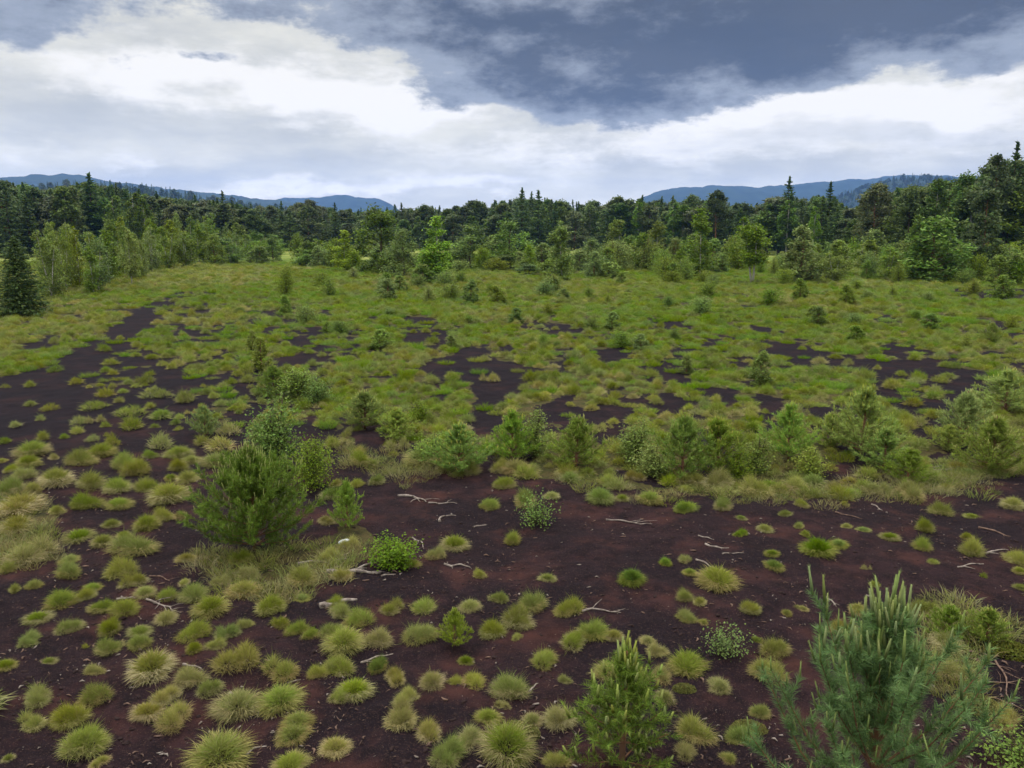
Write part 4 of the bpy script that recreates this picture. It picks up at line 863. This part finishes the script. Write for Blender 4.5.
# ------------------------------------------------------------------ dead wood, stone, litter
def wood(px0, py0, px1, py1, r, label, mark=None, bend=.1, forks=0, mat=None, name='dead_branch', cat='dead branch', lift=.5, seed=0):
    rnd = random.Random(seed + int(px0 * 7 + py0)); g = G(); r *= .8; lift *= .15
    a = np.array(at(px0, py0)); b = np.array(at(px1, py1)); L = np.linalg.norm(b - a); n = 9; t = np.linspace(0, 1, n)[:, None]
    side = unit(np.array([-(b - a)[1], (b - a)[0]])); xy = a + (b - a) * t + side * (np.sin(t * np.pi) * bend + np.sin(t * 9 + rnd.random() * 6) * .02) * L
    z = height(xy[:, 0], xy[:, 1]) + r * lift + np.abs(np.sin(t[:, 0] * 5 + rnd.random() * 6)) * L * .03
    pts = np.column_stack([xy, z]); c = pts.mean(0); c[2] -= r; pts = pts - c
    rad = r * (1 - .65 * t[:, 0]) * (1 + .18 * np.sin(t[:, 0] * 17 + rnd.random() * 6)); g.tube(pts, rad, (.3, .3, .3), 8)
    for f in range(forks):
        i = rnd.randrange(1, n - 1); an = rnd.uniform(-1.2, 1.2); d = (b - a) / L; d = np.array([d[0] * math.cos(an) - d[1] * math.sin(an), d[0] * math.sin(an) + d[1] * math.cos(an)]); l2 = L * rnd.uniform(.2, .5)
        e = pts[i] + np.array([d[0] * l2, d[1] * l2, rnd.uniform(0, .18) * l2]); m = (pts[i] + e) / 2 + np.array([rnd.uniform(-.1, .1) * l2, rnd.uniform(-.1, .1) * l2, .04 * l2])
        g.tube([pts[i], m, e], [rad[i] * .6, rad[i] * .42, rad[i] * .2], (.3, .3, .3), 6)
    o = obj(name, g.mesh(name, mat or M_DEAD, True)); o.location = c
    note(o, '', cat, (px0 + px1) / 2, (py0 + py1) / 2, 'dead wood lying on the peat', label, mark)
wood(327, 577, 381, 576, .055, 'thick grey weathered log lying right of the big pine bush', 'the grey log', .03, 3, M_DEAD, 'dead_log', 'log')
wood(320, 611, 357, 602, .06, 'pale stubby log with a blunt end, below the grey log', 'the pale stubby log', .02, 0, M_DEAD, 'dead_log', 'log')
wood(229, 697, 264, 712, .03, 'silvery root with many prongs lying above the largest front tussock', 'the silvery root', .1, 7, M_DEAD, 'dead_root', 'root')
wood(398, 494, 426, 502, .035, 'pale forked branch on the peat left of the bush row', 'the pale forked branch', .1, 4)
wood(428, 503, 457, 505, .022, 'thin grey stick right of the pale forked branch', None, .05, 1)
wood(440, 521, 456, 515, .028, 'small curved hook of dead wood below the pale forked branch', None, .4, 0)
wood(473, 526, 487, 522, .02, 'short pale stick between the curved hook and the upright leafy plant', None, .05, 0)
wood(412, 537, 424, 546, .018, 'spindly twig with prongs above the twin straw tussocks', None, .1, 3)
wood(606, 519, 652, 525, .02, 'long thin pale branch right of the upright leafy plant', 'the long thin branch', .05, 3)
wood(705, 546, 729, 549, .024, 'pale bowed branch lying on peat in the belt of bare ground', 'the bowed branch', -.15, 1)
wood(698, 538, 714, 541, .016, 'small straight stick just behind the bowed branch', None, .03, 0)
wood(722, 556, 744, 554, .013, 'faint thin stick right in front of the bowed branch', None, .03, 0)
wood(696, 561, 714, 568, .02, 'white stick leaning on the olive tussock before the bowed branch', None, .05, 0)
wood(978, 532, 1010, 540, .025, 'dark knotted branch at the right on bare peat', 'the knotted branch', .12, 3, M_DEADDARK)
wood(985, 555, 1008, 552, .022, 'pale branch beside the dark knotted branch', None, .08, 1)
wood(872, 504, 882, 510, .02, 'short stick below the feathery olive pine', None, .05, 1)
wood(835, 513, 862, 519, .018, 'slender brown stick below the bush row, left of the short stick', None, .06, 1, M_DEADDARK)
wood(928, 478, 958, 470, .03, 'arched dead branch left of the bluish pine', 'the arched branch', .25, 3)
wood(818, 493, 834, 491, .025, 'pale wood chunk at the grass edge below the dark pointed pine', None, .05, 1)
wood(826, 597, 836, 606, .016, 'white forked twig left behind the large blue-green pine', None, .1, 3)
wood(866, 596, 878, 599, .016, 'small white stick left of the tallest shoots of the blue-green pine', None, .03, 0)
wood(958, 570, 983, 567, .018, 'thin bent stick in front of the knotted branch', None, .1, 2)
wood(146, 604, 174, 614, .02, 'tangled pale twigs on reddish peat left of the big pine bush', 'the tangled twigs', .1, 6)
wood(117, 602, 136, 603, .02, 'pale straight stick left of the tangled twigs', None, .04, 0)
wood(183, 669, 202, 673, .018, 'short white stick between two broad straw tussocks', None, .05, 1)
wood(150, 579, 170, 584, .016, 'brown stick behind the tangled twigs', None, .08, 1, M_DEADDARK)
wood(232, 575, 250, 573, .02, 'pale stick at the foot of the big pine bush', None, -.1, 1)
wood(298, 566, 346, 562, .03, 'split pale branch lying in straw behind the grey log', None, .05, 4)
wood(246, 752, 267, 746, .014, 'bent pale twig right of the largest front tussock', None, .3, 0)
wood(288, 686, 301, 682, .014, 'small twig right of the silvery root', None, .05, 1)
wood(444, 562, 470, 566, .024, 'pale branch piece on reddish peat right of the grey log', None, .08, 2)
wood(381, 580, 396, 578, .018, 'short white stick at the right end of the grey log', None, .03, 0)
wood(582, 610, 621, 613, .02, 'crooked pale root behind the slim front sapling', 'the crooked root', .15, 4)
wood(530, 690, 538, 683, .016, 'short white stick right of an olive tussock before the small sapling', None, .03, 0)
wood(361, 664, 393, 655, .018, 'pale stick among tussocks in front of the pale stubby log', None, .05, 1)
for q, (a, b, c, d, lb) in enumerate([(968, 664, 1010, 676, 'brown stick topmost in the brush pile at right'), (975, 690, 1018, 684, 'brown stick middle in the brush pile at right'), (985, 700, 1024, 712, 'brown stick lowest in the brush pile at right'), (962, 652, 990, 668, 'short brown stick at the back of the brush pile'), (996, 668, 1008, 705, 'brown stick lying crosswise over the brush pile')]):
    wood(a, b, c, d, .014, lb, None, .05, 2, M_DEADDARK, lift=1.0 + q * .4)
def stone():
    g = G(); n = 14; v = []; f = []
    for i in range(n):
        for j in range(n * 2):
            th = math.pi * i / (n - 1); ph = math.pi * j / n; v.append((math.sin(th) * math.cos(ph), math.sin(th) * math.sin(ph), math.cos(th)))
    v = np.array(v); k = 1 + .5 * fbm(v[:, 0] * 1.3 + v[:, 2], v[:, 1] * 1.3 - v[:, 2], 9, 3); v = np.sign(v) * np.abs(v) ** .75 * (k + .3 * (vnoise(v[:, 0] * 4 + 9, v[:, 1] * 4 + v[:, 2] * 3, 4) - .5))[:, None] * np.array([.085, .06, .06])
    for i in range(n - 1):
        for j in range(n * 2): f.append((i * 2 * n + j, (i + 1) * 2 * n + j, (i + 1) * 2 * n + (j + 1) % (2 * n), i * 2 * n + (j + 1) % (2 * n)))
    g.add(v, (.5, .5, .5), None, f); x, y = at(345, 546); o = obj('white_stone', g.mesh('white_stone', M_STONE)); o.location = (x, y, float(height(x, y)) + .05); o.rotation_euler = (0, .1, .5)
    note(o, '', 'stone', 345, 543, None, 'pale white stone lying between the big pine bush and the leafy plant', 'the white stone')
stone()
def moss(px, py, w, label):
    g = G(); n = 1500; th = rng.uniform(0, 6.28, n); r = np.sqrt(rng.uniform(0, 1, n)); R0 = w * slant(px, py) / FX / 2
    q = np.stack([np.cos(th) * r * R0 * 1.1, np.sin(th) * r * R0 * .9, np.sqrt(np.clip(1 - r * r, 0, 1)) * R0 * .5], 1); g.leaves(q, .022, jit((.085, .09, .02), n, .45, .12), .2)
    x, y = at(px, py); o = obj('moss_cushion', g.mesh('moss_cushion', M_LEAF)); o.location = (x, y, float(height(x, y)) - .02); note(o, '', 'moss cushion', px, py - 5, None, label)
moss(749, 728, 34, 'yellow-green moss cushion at the left edge of the blue-green pine'); moss(684, 690, 22, 'low brownish-green moss cushion right of the slim front sapling'); moss(975, 708, 44, 'wide moss cushion in front of the brush pile'); moss(1010, 658, 40, 'moss cushion behind the brush pile'); moss(518, 735, 40, 'moss cushion on top of the broad front tussock')
def litter():
    src = []
    for k in range(4):
        g = G(); L, W, T = random.uniform(.03, .07), random.uniform(.010, .02), random.uniform(.004, .008)
        x = np.array([-L / 2, -L * .1, L / 2]); g.tube(np.stack([x, [0, W * .5, -W * .2], [0, T, 0]], 1), [W * .4, W * .5, W * .15], (.3, .3, .3), 4); src.append(g.mesh('chip', M_DEAD if k < 2 else M_DEADDARK))
    P, I, S = [], [], []
    while len(P) < 5200:
        px, py = random.uniform(-40, 1064), random.uniform(440, 790)
        if py < 470 and px > 330: continue
        x, y = at(px, py)
        if vnoise(x * .9, y * .9, 61) < .42 and random.random() < .75: continue
        P.append((x, y)); I.append(random.choice([0, 1, 2, 2, 3, 3])); S.append(random.choice([.15, .2, .25, .3, .4, .5, .8, 1.2]) * random.uniform(.7, 1.2))
    P = np.array(P); P = np.column_stack([P, height(P[:, 0], P[:, 1]) + .006]); scatter('wood_litter', P, rng.uniform(0, 6.28, len(P)), np.array(S), I, src, rng.normal(0, .15, (len(P), 2)))
litter()
def crumbs():
    src = []
    m, t, out = new_mat("peat crumbs"); oi = t.node('ShaderNodeObjectInfo'); p = t.node('ShaderNodeBsdfPrincipled'); p.inputs['Roughness'].default_value = .9; p.inputs['Specular IOR Level'].default_value = .1
    geo = t.node('ShaderNodeNewGeometry'); t.l.new(t.mix(t.noise(geo.outputs['Position'], 2.5, 4, .7), lin(19, 15, 17), lin(54, 40, 38)), p.inputs['Base Color']); t.l.new(p.outputs[0], out.inputs[0])
    for k in range(4):
        g = G(); n = 7; v = np.array([(math.sin(math.pi * i / (n - 1)) * math.cos(6.283 * j / 9), math.sin(math.pi * i / (n - 1)) * math.sin(6.283 * j / 9), math.cos(math.pi * i / (n - 1))) for i in range(n) for j in range(9)])
        v *= (.35 + 1.3 * vnoise(v[:, 0] * 2.6 + k * 7, v[:, 1] * 2.6 + v[:, 2] * 2.6, 5 + k))[:, None] * np.array([.05, .04, .025])
        g.add(v, (.1, .1, .1), None, [(i * 9 + j, (i + 1) * 9 + j, (i + 1) * 9 + (j + 1) % 9, i * 9 + (j + 1) % 9) for i in range(n - 1) for j in range(9)]); src.append(g.mesh('crumb', m))
    P, S = [], []
    while len(P) < 6000:
        px, py = random.uniform(-40, 1064), random.uniform(470, 800); x, y = at(px, py)
        if vnoise(x * 1.3, y * 1.3, 71) < random.uniform(.2, .75): continue
        P.append((x, y)); S.append(.10 + .55 * random.random() ** 4)
    P = np.array(P); P = np.column_stack([P, height(P[:, 0], P[:, 1])]); scatter('peat_crumbs', P, rng.uniform(0, 6.28, len(P)), np.array(S), rng.integers(0, 4, len(P)), src)
crumbs()

# ------------------------------------------------------------------ the air
def air():
    bm = [(-6200, -6200, -8), (6200, -6200, -8), (6200, 6200, -8), (-6200, 6200, -8), (-6200, -6200, 390), (6200, -6200, 390), (6200, 6200, 390), (-6200, 6200, 390)]
    f = [(0, 3, 2, 1), (4, 5, 6, 7), (0, 1, 5, 4), (1, 2, 6, 5), (2, 3, 7, 6), (3, 0, 4, 7)]
    m, t, out = new_mat("haze"); v = t.node('ShaderNodeVolumePrincipled'); v.inputs['Color'].default_value = (.20, .42, 1.0, 1); v.inputs['Density'].default_value = .000105; v.inputs['Anisotropy'].default_value = .1
    t.l.new(v.outputs[0], out.inputs['Volume'])
    me = bpy.data.meshes.new('haze'); me.from_pydata(bm, [], f); me.materials.append(m); o = obj('haze', me); o['kind'] = 'stuff'
air()

# ------------------------------------------------------------------ labels: by look and by what each stands nearest to
def finish_labels():
    marks = [(t['mark'], t['px'], t['py'], t) for t in THINGS if t['mark']]
    cnt = {}; ORD = ['', 'second ', 'third ', 'fourth ', 'fifth ', 'sixth ', 'seventh ', 'eighth ', 'ninth ', 'tenth ', 'eleventh ', 'twelfth ']
    todo = {}
    for t in THINGS:
        if t['label']: t['o']['label'] = t['label']; continue
        m = min(marks, key=lambda q: math.hypot(q[1] - t['px'], (q[2] - t['py']) * 1.6) if q[3] is not t else 1e9)
        dx, dy = t['px'] - m[1], (t['py'] - m[2]) * 1.6
        rel = ('right of' if dx > 0 else 'left of') if abs(dx) > abs(dy) else ('before' if dy > 0 else 'behind')
        todo.setdefault((t['look'], rel, m[0]), []).append((math.hypot(dx, dy), t))
    for (look, rel, m), lst in todo.items():
        lst.sort(key=lambda q: q[0])
        for i, (_, t) in enumerate(lst):
            od = ORD[i].strip() if i < len(ORD) else f'{i + 1}th'
            t['o']['label'] = f"{look}, {rel} {m}" if len(lst) == 1 else f"{look}, {'nearest' if i == 0 else od} {rel} {m}"
finish_labels()
